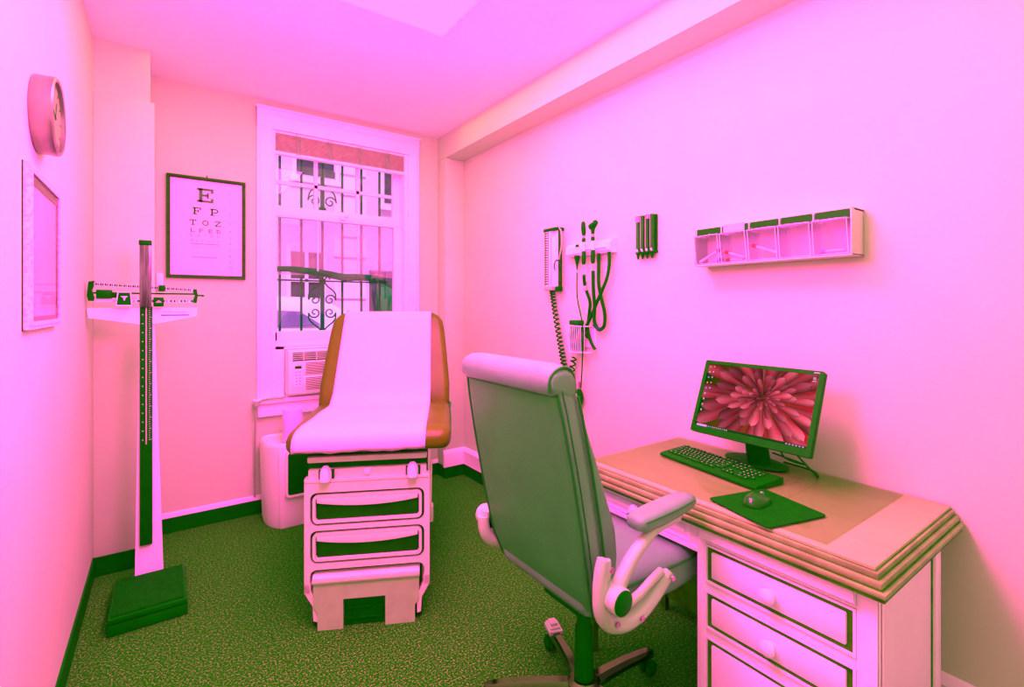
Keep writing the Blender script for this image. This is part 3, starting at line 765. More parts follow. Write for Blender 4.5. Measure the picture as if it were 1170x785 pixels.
build(m, 'slots', BLACK, iv)
m = MB(); m.prism(rrect(.062, .165, .02, 4, .740, .925), 3.578, 3.587, 'y'); cp = build(m, 'control_panel', WHITEM, ac)
build(MB().box(.718, .762, 3.5765, 3.579, .970, .990, bev=.001), 'display', BLACK, cp)
for i in range(5):
    for j in range(2):
        build(MB().box(.722 + j * .022, .734 + j * .022, 3.576, 3.579, .860 + i * .021, .867 + i * .021), 'button', GREYP, cp)
m = MB(); m.tube(spline([(.676, 3.60, .80), (.665, 3.59, .79), (.64, 3.585, .782), (.58, 3.592, .782), (.53, 3.590, .780), (.495, 3.585, .765), (.480, 3.598, .72), (.482, 3.62, .60), (.484, 3.655, .40), (.484, 3.66, .12)], 8), .006, 8)
m.box(.470, .498, 3.575, 3.60, .735, .775, bev=.005)
tag(build(m, 'power_cord', GREYP, org=(.484, 3.66, .12)), 'grey power cord running from the air conditioner down beside the window', 'cord')
# outlet on the pilaster
ol = thing('wall_outlet', 'small white wall outlet on the pilaster beside the exam table', 'outlet', (1.851, 3.60, 1.02))
m = MB(); m.box(1.842, 1.851, 3.575, 3.645, .985, 1.10, bev=.004); build(m, 'plate', WHITEM, ol)
m = MB(); m.box(1.839, 1.843, 3.592, 3.628, 1.0, 1.035, bev=.003); m.box(1.839, 1.843, 3.592, 3.628, 1.05, 1.085, bev=.003); build(m, 'socket', CREAM, ol)

# ------------------------------------------------------------------ office chair (faces +X)
CX, CY = 1.174, 1.24
oc = thing('office_chair', 'grey leather high-back office chair with silver arms at the desk', 'chair', (CX, CY, 0))
def interp(tab, z):
    for (a, va), (b, vb) in zip(tab, tab[1:]):
        if a <= z <= b: return va + (vb - va) * (z - a) / (b - a)
    return tab[-1][1] if z > tab[-1][0] else tab[0][1]
REAR = [(.46, 1.03), (.50, 1.0), (.6, .965), (.8, .925), (1.0, .885), (1.12, .862), (1.20, .848), (1.24, .85)]
HW = [(.46, .205), (.50, .232), (.60, .250), (.75, .258), (.95, .258), (1.1, .25), (1.2, .238), (1.24, .225)]
# padded rear shell
rows = []
for z in (.482, .492, .51, .55, .6, .7, .8, .9, 1.0, 1.1, 1.16, 1.19, 1.205):
    xr = interp(REAR, z); hw = interp(HW, z); th = .075
    if z < .485: hw *= .98; xr += .004; th = .066
    rows.append([(xr + th / 2 + a, CY + b, z) for a, b in rrect(th, hw * 2, .026, 5)])
m = MB(); m.loft(rows)
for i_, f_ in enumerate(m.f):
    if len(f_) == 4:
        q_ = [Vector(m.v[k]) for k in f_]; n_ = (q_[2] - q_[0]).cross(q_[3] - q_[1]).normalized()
        if abs(n_.y) > .5: m.m[i_] = 1  # side faces take the lit tone, brightness put into the colour
build(m, 'back_shell', [CHAIRL, CHAIRLIT], oc, 60)
# front cushion, thicker and bulging at the lumbar
FRONT = [(.50, .10), (.6, .135), (.7, .16), (.85, .135), (1.0, .112), (1.1, .095), (1.2, .085)]
rows = []
for z in (.52, .535, .6, .66, .74, .84, .94, 1.04, 1.12, 1.165, 1.175):
    xr = interp(REAR, z) + .045; hw = interp(HW, z) - .006; th = interp(FRONT, z) - .045
    if z in (.52, 1.175): th *= .6; hw -= .02
    rows.append([(xr + th / 2 + a, CY + b, z) for a, b in rrect(th, hw * 2, min(.03, th * .48), 5)])
m = MB(); m.loft(rows); build(m, 'back_cushion', CHAIRLIT, oc, 60)
# rolled headrest over the top
rows = []
for y in (-.245, -.243, -.235, -.22, -.19, -.1, 0, .1, .19, .22, .235, .243, .245):
    s_ = {.245: .35, .243: .6, .235: .84, .22: .95}.get(abs(y), 1.)
    cxx, czz = .880, 1.192
    prof_ = [(-.066, -.022), (-.068, .012), (-.052, .036), (-.020, .048), (.020, .048), (.05, .034), (.068, .004), (.072, -.04), (.060, -.075), (.03, -.08), (0, -.05), (-.04, -.04)]
    rows.append([(cxx + a * .70 * (.75 + .25 * s_), CY + y, czz + b * s_) for a, b in prof_])
m = MB(); m.loft(rows); hdr = build(m, 'headrest', CHAIRLIT, oc, 60)
# piping seams
def rear_edge(side, dx=0., dy=0., z0=.50, z1=1.158):
    P = []
    for k in range(22):
        z = z0 + (z1 - z0) * k / 21
        P.append((interp(REAR, z) + dx, CY + side * (interp(HW, z) + dy), z))
    return P
L = rear_edge(-1, .006, -.004); Rr = rear_edge(1, .006, -.004)
build(MB().tube(L, .0045, 6), 'piping', CHAIRP, oc); build(MB().tube(Rr, .0045, 6), 'piping', CHAIRP, oc)
m = MB()
m.tube(spline([L[-1], (.851, CY - .20, 1.156), (.849, CY - .1, 1.155), (.849, CY + .1, 1.155), (.851, CY + .20, 1.156), Rr[-1]], 6), .0045, 6)
build(m, 'piping', CHAIRP, oc)
for side in (-1, 1):
    build(MB().tube(rear_edge(side, .074, .002, .55, 1.15), .0045, 6), 'piping', CHAIRP, oc)
    build(MB().tube(rear_edge(side, .022, .0012, .52, 1.17), .0020, 5), 'seam', CHAIRP, oc)
m = MB()
for s_ in (.0,):
    P = [(.880 + a * .72, CY - .238, 1.195 + b * .9) for a, b in ((-.066, -.03), (-.062, .006), (-.045, .028), (-.01, .040), (.02, .040), (.045, .03), (.060, .0), (.066, -.04))]
    m.tube(spline(P, 4), .0045, 6)
build(m, 'piping', CHAIRP, oc)
# seat
rows = []
for x, w_, hh, zc_ in ((.99, .40, .05, .535), (1.0, .46, .09, .535), (1.05, .50, .115, .532), (1.2, .53, .13, .53), (1.35, .54, .13, .53), (1.45, .53, .125, .527), (1.505, .50, .10, .52), (1.525, .46, .06, .515), (1.53, .40, .03, .512)):
    rows.append([(x, CY + a, b) for a, b in rrect(w_, hh, min(.045, hh * .45), 5, 0, zc_)])
m = MB(); m.loft(rows); build(m, 'seat', CHAIRLIT, oc, 60)
m = MB(); m.tube(spline([(1.02, CY - .252, .562), (1.2, CY - .266, .568), (1.35, CY - .271, .568), (1.45, CY - .262, .562), (1.50, CY - .235, .556)], 6), .004, 6); build(m, 'piping', CHAIRP, oc)
m = MB(); m.tube(spline([(1.02, CY + .252, .562), (1.2, CY + .266, .568), (1.35, CY + .271, .568), (1.45, CY + .262, .562), (1.50, CY + .235, .556)], 6), .004, 6)
build(m, 'piping', CHAIRP, oc)
m = MB(); m.box(1.05, 1.40, CY - .2, CY + .2, .445, .475, bev=.01); m.box(1.08, 1.30, CY - .09, CY + .09, .395, .45, bev=.01); build(m, 'seat_plate', BLACK, oc)
# arms
for sd in (-1, 1):
    ya = CY + (.268 if sd > 0 else -.318); ft = -.07 if sd > 0 else 0.
    arm = MB()
    # lower J-shaped bracket: up the back and along the seat side
    J = spline([(.955, ya, .722 + ft), (.946, ya, .685 + ft), (.943, ya, .635), (.950, ya, .58), (.98, ya, .540), (1.035, ya, .520), (1.095, ya, .524), (1.155, ya, .548), (1.21, ya, .582), (1.235, ya, .598)], 6)
    arm.tube(J, [.017 + .006 * math.sin(min(1, i / (len(J) - 1)) * PI) for i in range(len(J))], 10, flat=1.0)
    J2 = spline([(.985, ya - sd * .004, .588), (1.045, ya - sd * .004, .566), (1.105, ya - sd * .004, .574), (1.16, ya - sd * .004, .596), (1.205, ya - sd * .004, .610)], 5)
    arm.tube(J2, .013, 8)
    arm.box(.938, .985, ya - .012 if sd > 0 else ya - .004, ya + .004 if sd > 0 else ya + .012, .55, .715 + ft, bev=.006)
    bk = build(arm, 'arm_bracket', CHAIRA, oc, 50)
    m = MB()
    for (x, z) in ((.962, .70 + ft), (.985, .548), (1.085, .527), (1.222, .595)):
        m.lathe([(.001, 0), (.008, 0), (.008, .003), (.001, .003)], 12, Matrix.Translation((x, ya + sd * .024, z)) @ Matrix.Rotation(sd * -PI / 2, 4, 'X'))
    build(m, 'bolt', SILV, bk)
    # flip-up strut
    m = MB()
    U = spline([(.98, ya + sd * .012, .61), (1.0, ya + sd * .018, .655), (1.045, ya + sd * .020, .705), (1.09, ya + sd * .022, .738), (1.15, ya + sd * .020, .762), (1.25, ya + sd * .018, .768)], 6)
    m.tube(U, [.028 - .010 * i / (len(U) - 1) for i in range(len(U))], 10, flat=.8)
    build(m, 'arm_strut', CHAIRA, oc, 50)
    m = MB(); M_ = Matrix.Translation((.975, ya - sd * .012, .622)) @ Matrix.Rotation(sd * -PI / 2, 4, 'X')
    m.lathe([(.001, 0), (.034, 0), (.036, .004), (.036, .060), (.033, .064)], 24, M_); hb = build(m, 'pivot_barrel', CHAIRA, oc)
    m = MB(); m.lathe([(.001, .060), (.033, .060), (.033, .067), (.030, .069), (.001, .069)], 24, M_); build(m, 'pivot_cap', BLACK, hb)
    # pad
    rows = []
    for t, w_, hh, zz in ((0, .030, .016, .793), (.02, .058, .032, .793), (.08, .072, .044, .793), (.3, .080, .048, .794), (.6, .080, .046, .797), (.85, .072, .042, .799), (.96, .054, .034, .798), (1, .03, .018, .796)):
        x = 1.06 + t * .285
        rows.append([(x, ya + sd * .012 + a + t * .012, b) for a, b in rrect(w_, hh, min(.018, hh * .45), 4, 0, zz)])
    m = MB(); m.loft(rows); pad = build(m, 'arm_pad', CHAIRLIT, oc, 60)
    m = MB()
    for q in (-1, 1): m.tube([(1.075 + k * .024, ya + sd * .012 + q * (.036 + .005 * math.sin(k / 10 * PI)) + k * .0011, .804 + k * .0004) for k in range(11)], .002, 5)
    build(m, 'piping', CHAIRP, pad)
# column and five-star base
m = MB(); M_ = Matrix.Translation((CX, CY - .015, 0)); HY = CY - .015
m.lathe([(.001, .06), (.030, .06), (.034, .10), (.030, .30), (.024, .31), (.024, .40), (.001, .40)], 20, M_); build(m, 'gas_column', BLACK, oc)
m = MB(); m.lathe([(.03, .068), (.055, .07), (.058, .11), (.045, .125), (.034, .125)], 20, M_); build(m, 'hub', CHROME, oc)
for k in range(5):
    a = R(-2 + 72 * k); d = Vector((math.cos(a), math.sin(a), 0)); n_ = Vector((-math.sin(a), math.cos(a), 0)); o_ = Vector((CX, HY, 0))
    rings_ = []
    for t, w_, z0, z1 in ((.03, .026, .078, .112), (.10, .024, .082, .113), (.20, .022, .080, .108), (.29, .021, .072, .098), (.335, .018, .066, .090), (.345, .012, .068, .084)):
        c = o_ + d * t
        rings_.append([tuple(c + n_ * s_ * w_ + Vector((0, 0, z))) for s_, z in ((-1, z0), (-.9, z1 - .010), (-.55, z1), (.55, z1), (.9, z1 - .010), (1, z0))])
    m = MB(); m.loft(rings_); lg = build(m, 'base_leg', CHROME, oc, 40)
    if k in (1,):
        m = MB()
        for s_, w_, z0, z1 in ((.30, .034, .092, .106), (.305, .027, .106, .113), (.31, .018, .113, .122)):
            c = o_ + d * s_
            m.loft([[tuple(c + d * p_ * w_ + n_ * q_ * w_ * .8 + Vector((0, 0, z))) for p_, q_ in ((-1, -1), (1, -1), (1, 1), (-1, 1))] for z in (z0, z1)])
        build(m, 'leg_step', CHAIRA, lg)
    c = o_ + d * .325
    m = MB()
    for q in (-1, 1):
        M_ = Matrix.Translation(c + n_ * q * .016 + Vector((0, 0, .028))) @ Matrix.Rotation(a, 4, 'Z') @ Matrix.Rotation(PI / 2, 4, 'X')
        m.lathe([(.001, -.009), (.022, -.009), (.028, -.005), (.028, .005), (.022, .009), (.001, .009)], 18, M_)
    m.tube([c + Vector((0, 0, .03)), c + Vector((0, 0, .075))], .007, 8)
    build(m, 'caster', BLACKM, oc)

# ------------------------------------------------------------------ desk
dk = thing('desk', 'painted pedestal desk with moulded top and round drawer knobs along right wall', 'desk', (1.7, .93, 0))
D0, D1 = .43, 1.455   # along Y
m = MB()
def layer(x0, y0, y1, z0, z1, b=.003): m.box(x0, 2.02, y0, y1, z0, z1, bev=b)
layer(1.394, .449, 1.450, .752, .770)
dt = build(m, 'desktop', DESKT, dk)
m = MB()
layer(1.384, .440, 1.458, .746, .7615); layer(1.371, .428, 1.468, .728, .7465, .006); layer(1.360, .417, 1.478, .714, .7275, .004); 
build(m, 'edge_moulding', mat('tan_moulding', (.20, .58, .10), .4, spec=.3, var=.3, scale=14), dt)
m = MB()
for x0, y0, y1, z in ((1.3915, .4465, 1.4525, .7605), (1.382, .438, 1.460, .7452), (1.369, .4265, 1.4695, .7268)):
    m.box(x0, 2.018, y0, y1, z, z + .0022)
m.box(1.366, 2.015, .422, 1.472, .704, .7145)
build(m, 'glaze_lines', DESKG, dt)
# right pedestal carcass
PX0, PX1, PY0, PY1 = 1.402, 1.905, .447, .938
m = MB()
m.box(PX0 + .02, PX1, PY0 + .012, PY1 - .01, .05, .706)
m.box(PX0, PX0 + .03, PY0, PY0 + .045, .0, .706, bev=.003); m.box(PX0, PX0 + .03, PY1 - .030, PY1, .0, .706, bev=.003)
for z0, z1 in ((.645, .706), (.498, .520), (.352, .374), (.03, .075)): m.box(PX0 + .003, PX0 + .028, PY0 + .04, PY1 - .028, z0, z1)
m.box(PX0 + .02, PX0 + .05, PY0, PY0 + .012, .0, .706, bev=.002); m.box(PX1 - .045, PX1, PY0, PY0 + .014, .0, .706, bev=.002)
m.box(PX0 + .02, PX1, PY0 + .001, PY0 + .014, .0, .07, bev=.002)
build(m, 'pedestal', DESKW, dk)
m = MB()
m.box(PX0 + .050, PX0 + .054, PY0 + .008, PY0 + .0125, .07, .70); m.box(PX1 - .049, PX1 - .045, PY0 + .008, PY0 + .0125, .07, .70)
m.box(PX0 + .003, PX0 + .006, PY0 + .0, PY0 + .001, .0, .70)
build(m, 'side_glaze', DESKG, dk)
m = MB()   # cornice strip under the top on the drawer side
m.prism([(PX0 - .004, .655), (PX0 - .018, .665), (PX0 - .022, .690), (PX0 - .014, .703), (PX0 + .004, .706), (PX0 + .004, .655)], PY0 + .045, PY1 - .022, 'y')
build(m, 'cornice', DESKW, dk)
def drawer(y0, y1, z0, z1, knob=True, name='drawer'):
    m = MB(); m.box(PX0 + .006, PX0 + .018, y0, y1, z0, z1)
    gl = build(m, name, DESKG, dk)
    m = MB()
    frame_prism(m, yz(y0, y1, z0, z1), yz(y0 + .007, y1 - .007, z0 + .006, z1 - .006), PX0 - .001, PX0 + .01, 'x')
    build(m, 'drawer_bead', DESKW, gl)
    m = MB(); m.box(PX0 - .002, PX0 + .01, y0 + .022, y1 - .022, z0 + .019, z1 - .019, bev=.005); build(m, 'drawer_panel', DESKW, gl)
    if knob:
        M_ = Matrix.Translation((PX0 - .002, (y0 + y1) / 2, (z0 + z1) / 2)) @ Matrix.Rotation(-PI / 2, 4, 'Y')
        m = MB(); m.lathe([(.013, 0), (.010, .006), (.010, .012), (.019, .016), (.0225, .022), (.021, .028), (.012, .033), (.001, .034)], 24, M_)
        build(m, 'knob', WHITEM, gl)
drawer(.492, .910, .522, .643); drawer(.492, .910, .376, .496); drawer(.492, .910, .078, .350)
# pencil drawer over the kneehole, apron, far leg panel and modesty panel
m = MB(); m.box(1.406, 1.425, PY1 - .005, 1.41, .618, .706); m.box(1.40, 1.43, PY1 - .002, 1.41, .606, .620)
build(m, 'apron', DESKW, dk)
drawer(.962, 1.392, .626, .696, True, 'pencil_drawer')
for lx in (1.405, 1.865):
    m = MB(); m.loft([[(lx + a, 1.43 + b, z) for a, b in ((-h_, -h_), (h_, -h_), (h_, h_), (-h_, h_))] for lx, h_, z in ((lx + .02, .013, 0), (lx + .02, .02, .58), (lx + .02, .02, .706))]); build(m, 'leg', DESKG, dk)
m = MB(); m.box(PX1 - .025, PX1 - .005, PY1 - .01, 1.41, .06, .706); build(m, 'modesty_panel', DESKG, dk)
m = MB(); m.box(1.425, PX1 - .03, PY1, 1.40, .64, .70); build(m, 'drawer_box', DESKG, dk)

gs = MB().box(1.420, 2.0, .565, 1.440, .7703, .7745, bev=.0012)
tag(build(gs, 'desk_glass', DESKGL, org=(1.7, 1.0, .7703)), 'thin clear glass sheet lying on the desk top', 'glass sheet')
TZ = .7746

# monitor
mo = thing('monitor', 'black flat monitor showing a red dahlia on the desk', 'monitor', (1.80, .976, TZ), local=False)
Tp = Vector((1.868, 1.203, 1.172)); W_ = Vector((0, -.454, 0)); D_ = Vector((1.752, 1.203, .893)) - Tp
wn = W_.normalized(); dn = D_.normalized(); nn = dn.cross(wn).normalized()
if nn.x > 0: nn = -nn
def mp_(u, v, d): return tuple(Tp + W_ * u + D_ * v + nn * d)
BF = Matrix(((wn.x, -dn.x, nn.x, 0), (wn.y, -dn.y, nn.y, 0), (wn.z, -dn.z, nn.z, 0), (0, 0, 0, 1)))
cen = Tp + W_ * .5 + D_ * .5
MM = Matrix.Translation(cen) @ BF      # local x right, y up, z towards the viewer
mw, mh = W_.length, D_.length
m = MB(); m.box(-mw / 2, mw / 2, -mh / 2, mh / 2, -.030, -.002, MM, bev=.006); m.box(-mw * .3, mw * .3, -mh * .35, mh * .3, -.05, -.028, MM, bev=.01)
frame_prism(m, rrect(mw, mh, .006, 3), rrect(mw - .030, mh - .040, .002, 3, 0, .006), -.004, .003, 'z', MM)
hs = build(m, 'housing', BLACK, mo)
m = MB(); m.box(mw / 2 - .032, mw / 2 - .014, mh / 2 - .010, mh / 2 - .006, .0028, .0034, MM); build(m, 'maker_mark', INKL, hs)
# screen picture: dahlia built as flat coloured petals on the panel
sw, shh = mw - .030, mh - .040
V = []; F = []; C = []
def poly_c(P, cols, z):
    o = len(V)
    for (x, y), c in zip(P, cols): V.append((x, y, z)); C.append(c)
    F.append(list(range(o, o + len(P))))
oy = .006
def clampP(x, y): return (max(-sw / 2, min(sw / 2, x)), max(-shh / 2 + oy, min(shh / 2 + oy, y)))
poly_c([(-sw / 2, -shh / 2 + oy), (sw / 2, -shh / 2 + oy), (sw / 2, shh / 2 + oy), (-sw / 2, shh / 2 + oy)],
       [(.0, .06, .0), (.6, .012, .03), (.4, .015, .02), (0, .05, 0)], 0)
fx, fy = .035, .028
layers = [(12, .30, .10, .062, .1), (13, .235, .08, .054, .4), (13, .18, .055, .044, .0), (14, .13, .035, .037, .2), (12, .092, .022, .027, .5), (11, .062, .014, .019, .1), (9, .040, .008, .013, .3), (7, .022, .003, .008, .0)]
zl = .00004
for li, (n_, ro, ri, wd, ph) in enumerate(layers):
    ks = list(range(n_)); random.shuffle(ks)
    for k in ks:
        a = 2 * PI * (k + ph) / n_ + random.uniform(-.08, .08); r1 = ro * random.uniform(.85, 1.12); w1 = wd * random.uniform(.7, 1.1)
        ca, sa = math.cos(a), math.sin(a)
        b = random.uniform(.32, 1.15) * (1.0 if sa < .3 else .75) * (.75 if ca < -.5 else 1.)
        if li > 5: b *= .5
        tip = (1.15 * b, .17 * b, .29 * b); mid = (.62 * b, .012 * b, .035 * b); root = (.008, .030, .002); edge = (.07 * b, .014, .002)
        N = 9; Lft = []; Rgt = []; Mid = []
        for q in range(N + 1):
            t = q / N; rr_ = ri + (r1 - ri) * t
            ww = w1 * .5 * (.25 + .75 * math.sin(min(1., t / .72) * PI / 2)) * (1 if t < .72 else math.sqrt(max(0., 1 - ((t - .72) / .28) ** 2)))
            f = lambda s_: clampP(fx + ca * rr_ * 1.08 - sa * s_, (fy + sa * rr_ * .82 + ca * s_ * .9) )
            Lft.append(f(ww)); Rgt.append(f(-ww)); Mid.append(f(ww * .1))
        zl += .0000035
        def mixc(A, B, t): return tuple(x + (y - x) * t for x, y in zip(A, B))
        for q in range(N):
            t0, t1 = q / N, (q + 1) / N
            cm = [mixc(root, mid, t * 2) if t < .5 else mixc(mid, tip, t * 2 - 1) for t in (t0, t1)]
            ce = [mixc(c_, edge, .8) for c_ in cm]; ch = [mixc(c_, tip, .35) for c_ in cm]
            poly_c([Mid[q], Lft[q], Lft[q + 1], Mid[q + 1]], [ch[0], cm[0], cm[1], ch[1]], zl)
            poly_c([Mid[q], Mid[q + 1], Rgt[q + 1], Rgt[q]], [ch[0], ch[1], ce[1], ce[0]], zl)
zl += .0001
def icon(x, y, w, h, c):
    poly_c([(x - w / 2, y - h / 2), (x + w / 2, y - h / 2), (x + w / 2, y + h / 2), (x - w / 2, y + h / 2)], [c] * 4, zl)
bot = -shh / 2 + oy; top = shh / 2 + oy
icon(0, bot + .0045, sw, .009, (.01, .06, .01))
zl += .00005
icon(-sw / 2 + .028, bot + .0045, .045, .008, (1., .3, .9))
for k in range(10): icon(-sw / 2 + .058 + k * .0085, bot + .0045, .004, .0045, random.choice([(1, .3, .9), (.2, .3, .8), (1, .35, .2), (.8, .4, .9)]))
for k in range(6): icon(sw / 2 - .012 - k * .011, bot + .0045, .006, .0035, (.8, .35, .8))
for k in range(9):
    icon(-sw / 2 + .010, top - .012 - k * .023, .006, .007, random.choice([(1, .4, .5), (1, .3, .05), (.8, .35, .8), (.3, .25, .8)]))
    if k < 5: icon(-sw / 2 + .026, top - .010 - k * .023, .005, .006, random.choice([(1, .4, .4), (1, .35, .05), (.8, .35, .7)]))
icon(sw / 2 - .014, top - .014, .010, .010, (.6, .25, .4)); icon(sw / 2 - .014, top - .024, .014, .003, (.8, .35, .6))
me = bpy.data.meshes.new('screen')
off = Vector(mo.location)
me.from_pydata([tuple((MM @ Vector((x, y, -.0018 + z))) - off) for x, y, z in V], [], F)
ca_ = me.color_attributes.new('screen_image', 'FLOAT_COLOR', 'POINT')
for i, c in enumerate(C): ca_.data[i].color = (*c, 1)
ms = bpy.data.materials.new('screen_picture'); ms.use_nodes = True; nt = ms.node_tree; nt.nodes.clear()
oo = nt.nodes.new('ShaderNodeOutputMaterial'); e_ = nt.nodes.new('ShaderNodeEmission'); at_ = nt.nodes.new('ShaderNodeVertexColor'); at_.layer_name = 'screen_image'
nt.links.new(at_.outputs[0], e_.inputs[0]); nt.links.new(e_.outputs[0], oo.inputs[0]); e_.inputs[1].default_value = 1.
me.materials.append(ms)
so_ = bpy.data.objects.new('screen', me); COL.objects.link(so_); so_.parent = mo
# stand
m = MB()
n1 = cen + nn * -.04
m.tube(spline([tuple(n1 + Vector((0, 0, .02))), (n1.x + .018, .985, .93), (1.872, .99, .85), (1.895, .993, TZ + .014)], 6), .02, 12, flat=2.1)
build(m, 'stand_neck', BLACK, mo)
m = MB(); m.lathe([(.001, 0), (.108, 0), (.112, .004), (.110, .010), (.09, .016), (.001, .018)], 32, Matrix.Translation((1.918, 1.02, TZ)) @ Matrix.Scale(.62, 4, (1, 0, 0)) @ Matrix.Scale(1.12, 4, (0, 1, 0)))
build(m, 'stand_base', BLACK, mo)
m = MB(); m.tube(spline([(1.84, .86, .90), (1.88, .83, .84), (1.93, .80, TZ + .006), (1.985, .84, TZ + .006), (2.0, .95, TZ + .006)], 8), .004, 6)
m.tube(spline([(1.85, .90, .90), (1.90, .90, .83), (1.99, .87, TZ + .02), (2.01, 1.0, TZ + .03)], 8), .0035, 6)
tag(build(m, 'monitor_cable', BLACK, org=(1.95, .9, TZ)), 'black cables trailing behind the monitor on the desk', 'cable')
# keyboard
kb = thing('keyboard', 'black computer keyboard on the glass in front of the monitor', 'keyboard', (1.735, 1.077, TZ), R(-8.6), local=True)
KW, KD = .447, .150     # along y, along x; user sits on the -x side
m = MB()
m.loft([[(-KD / 2, y, 0), (KD / 2, y, 0), (KD / 2, y, .020), (KD / 2 - .006, y, .023), (-KD / 2 + .012, y, .012), (-KD / 2, y, .008)] for y in (-KW / 2, -KW / 2 + .004, 0, KW / 2 - .004, KW / 2)])
build(m, 'case', BLACK, kb)
def keymesh(w, l):
    m = MB()
    m.loft([[(-l / 2, -w / 2, 0), (l / 2, -w / 2, 0), (l / 2, w / 2, 0), (-l / 2, w / 2, 0)], [(-l / 2 + .002, -w / 2 + .002, .005), (l / 2 - .0015, -w / 2 + .002, .005), (l / 2 - .0015, w / 2 - .002, .005), (-l / 2 + .002, w / 2 - .002, .005)]])
    m.box(-.0005, .0030, -.0005, .0028, .005, .0053, mi=1)
    return m
KM = {}
def key(y, x, w):
    z = .0125 + (x + KD / 2) * .075
    if w not in KM:
        o = build(keymesh(w, .0155), 'key', [BLACK, INKL], kb); KM[w] = o
    else:
        o = KM[w].copy(); COL.objects.link(o); o.parent = kb
    o.location = (x, y, z); o.rotation_euler = (0, -.075, 0)
rowx = [.058, .034, .0155, -.003, -.0215, -.040]
U = .0172; Ly = KW / 2 - .016
def row(x, widths, y0):
    y = y0
    for w in widths:
        if w > 0: key(y - w * U / 2, x, round(w * U - .0016, 5))
        y -= abs(w) * U
row(rowx[0], [1, -1, 1, 1, 1, 1, -.5, 1, 1, 1, 1, -.5, 1, 1, 1, 1, -.4, 1, 1, 1], Ly)
row(rowx[1], [1] * 13 + [2, -.4, 1, 1, 1, -.4, 1, 1, 1, 1], Ly)
row(rowx[2], [1.5] + [1] * 12 + [1.5, -.4, 1, 1, 1, -.4, 1, 1, 1, 1], Ly)
row(rowx[3], [1.75] + [1] * 11 + [2.25, -3.8, 1, 1, 1], Ly)
row(rowx[4], [2.25] + [1] * 10 + [2.75, -1.4, 1, -1.4, 1, 1, 1, 1], Ly)
row(rowx[5], [1.5, 1.25, 1.25, 5.5, 1.25, 1.25, 1.5, -1.9, 1, 1, 1, -.4, 2, 1], Ly)
# mouse and pad
PA = R(-9)
mpd = MB(); mpd.loft([[(x, y, z) for x, y in rrect(.237, .228, .012, 4)] for z in (0, .0035)])
o_ = build(mpd, 'mouse_pad', BLACKM); o_.location = (1.520, .778, TZ); o_.rotation_euler = (0, 0, R(-15)); ORI[o_.name] = Vector((0, 0, 0))
tag(o_, 'black square mouse pad at the front edge of the desk', 'mouse pad')
ms_ = thing('mouse', 'small glossy black mouse on the mouse pad', 'mouse', (1.518, .803, TZ + .0036), R(0), local=True)
MSM = mat('mouse_plastic', (.002, .3, .001), .18, spec=.25, var=.1, scale=20)
m = MB(); rows = []
for x, w_, hh in ((-.053, .016, .006), (-.050, .036, .016), (-.035, .054, .030), (-.01, .060, .036), (.02, .056, .030), (.042, .050, .018), (.050, .036, .010), (.053, .018, .005)):
    rows.append([(x, w_ / 2 * math.cos(PI * k / 10), .001 + hh * math.sin(PI * k / 10) ** .8) for k in range(11)])
m.loft(rows); build(m, 'shell', MSM, ms_, 60)
m = MB(); m.lathe([(.001, -.003), (.009, -.003), (.009, .003), (.001, .003)], 16, Matrix.Translation((.028, 0, .022)) @ Matrix.Rotation(PI / 2, 4, 'X')); build(m, 'scroll_wheel', GREYP, ms_)

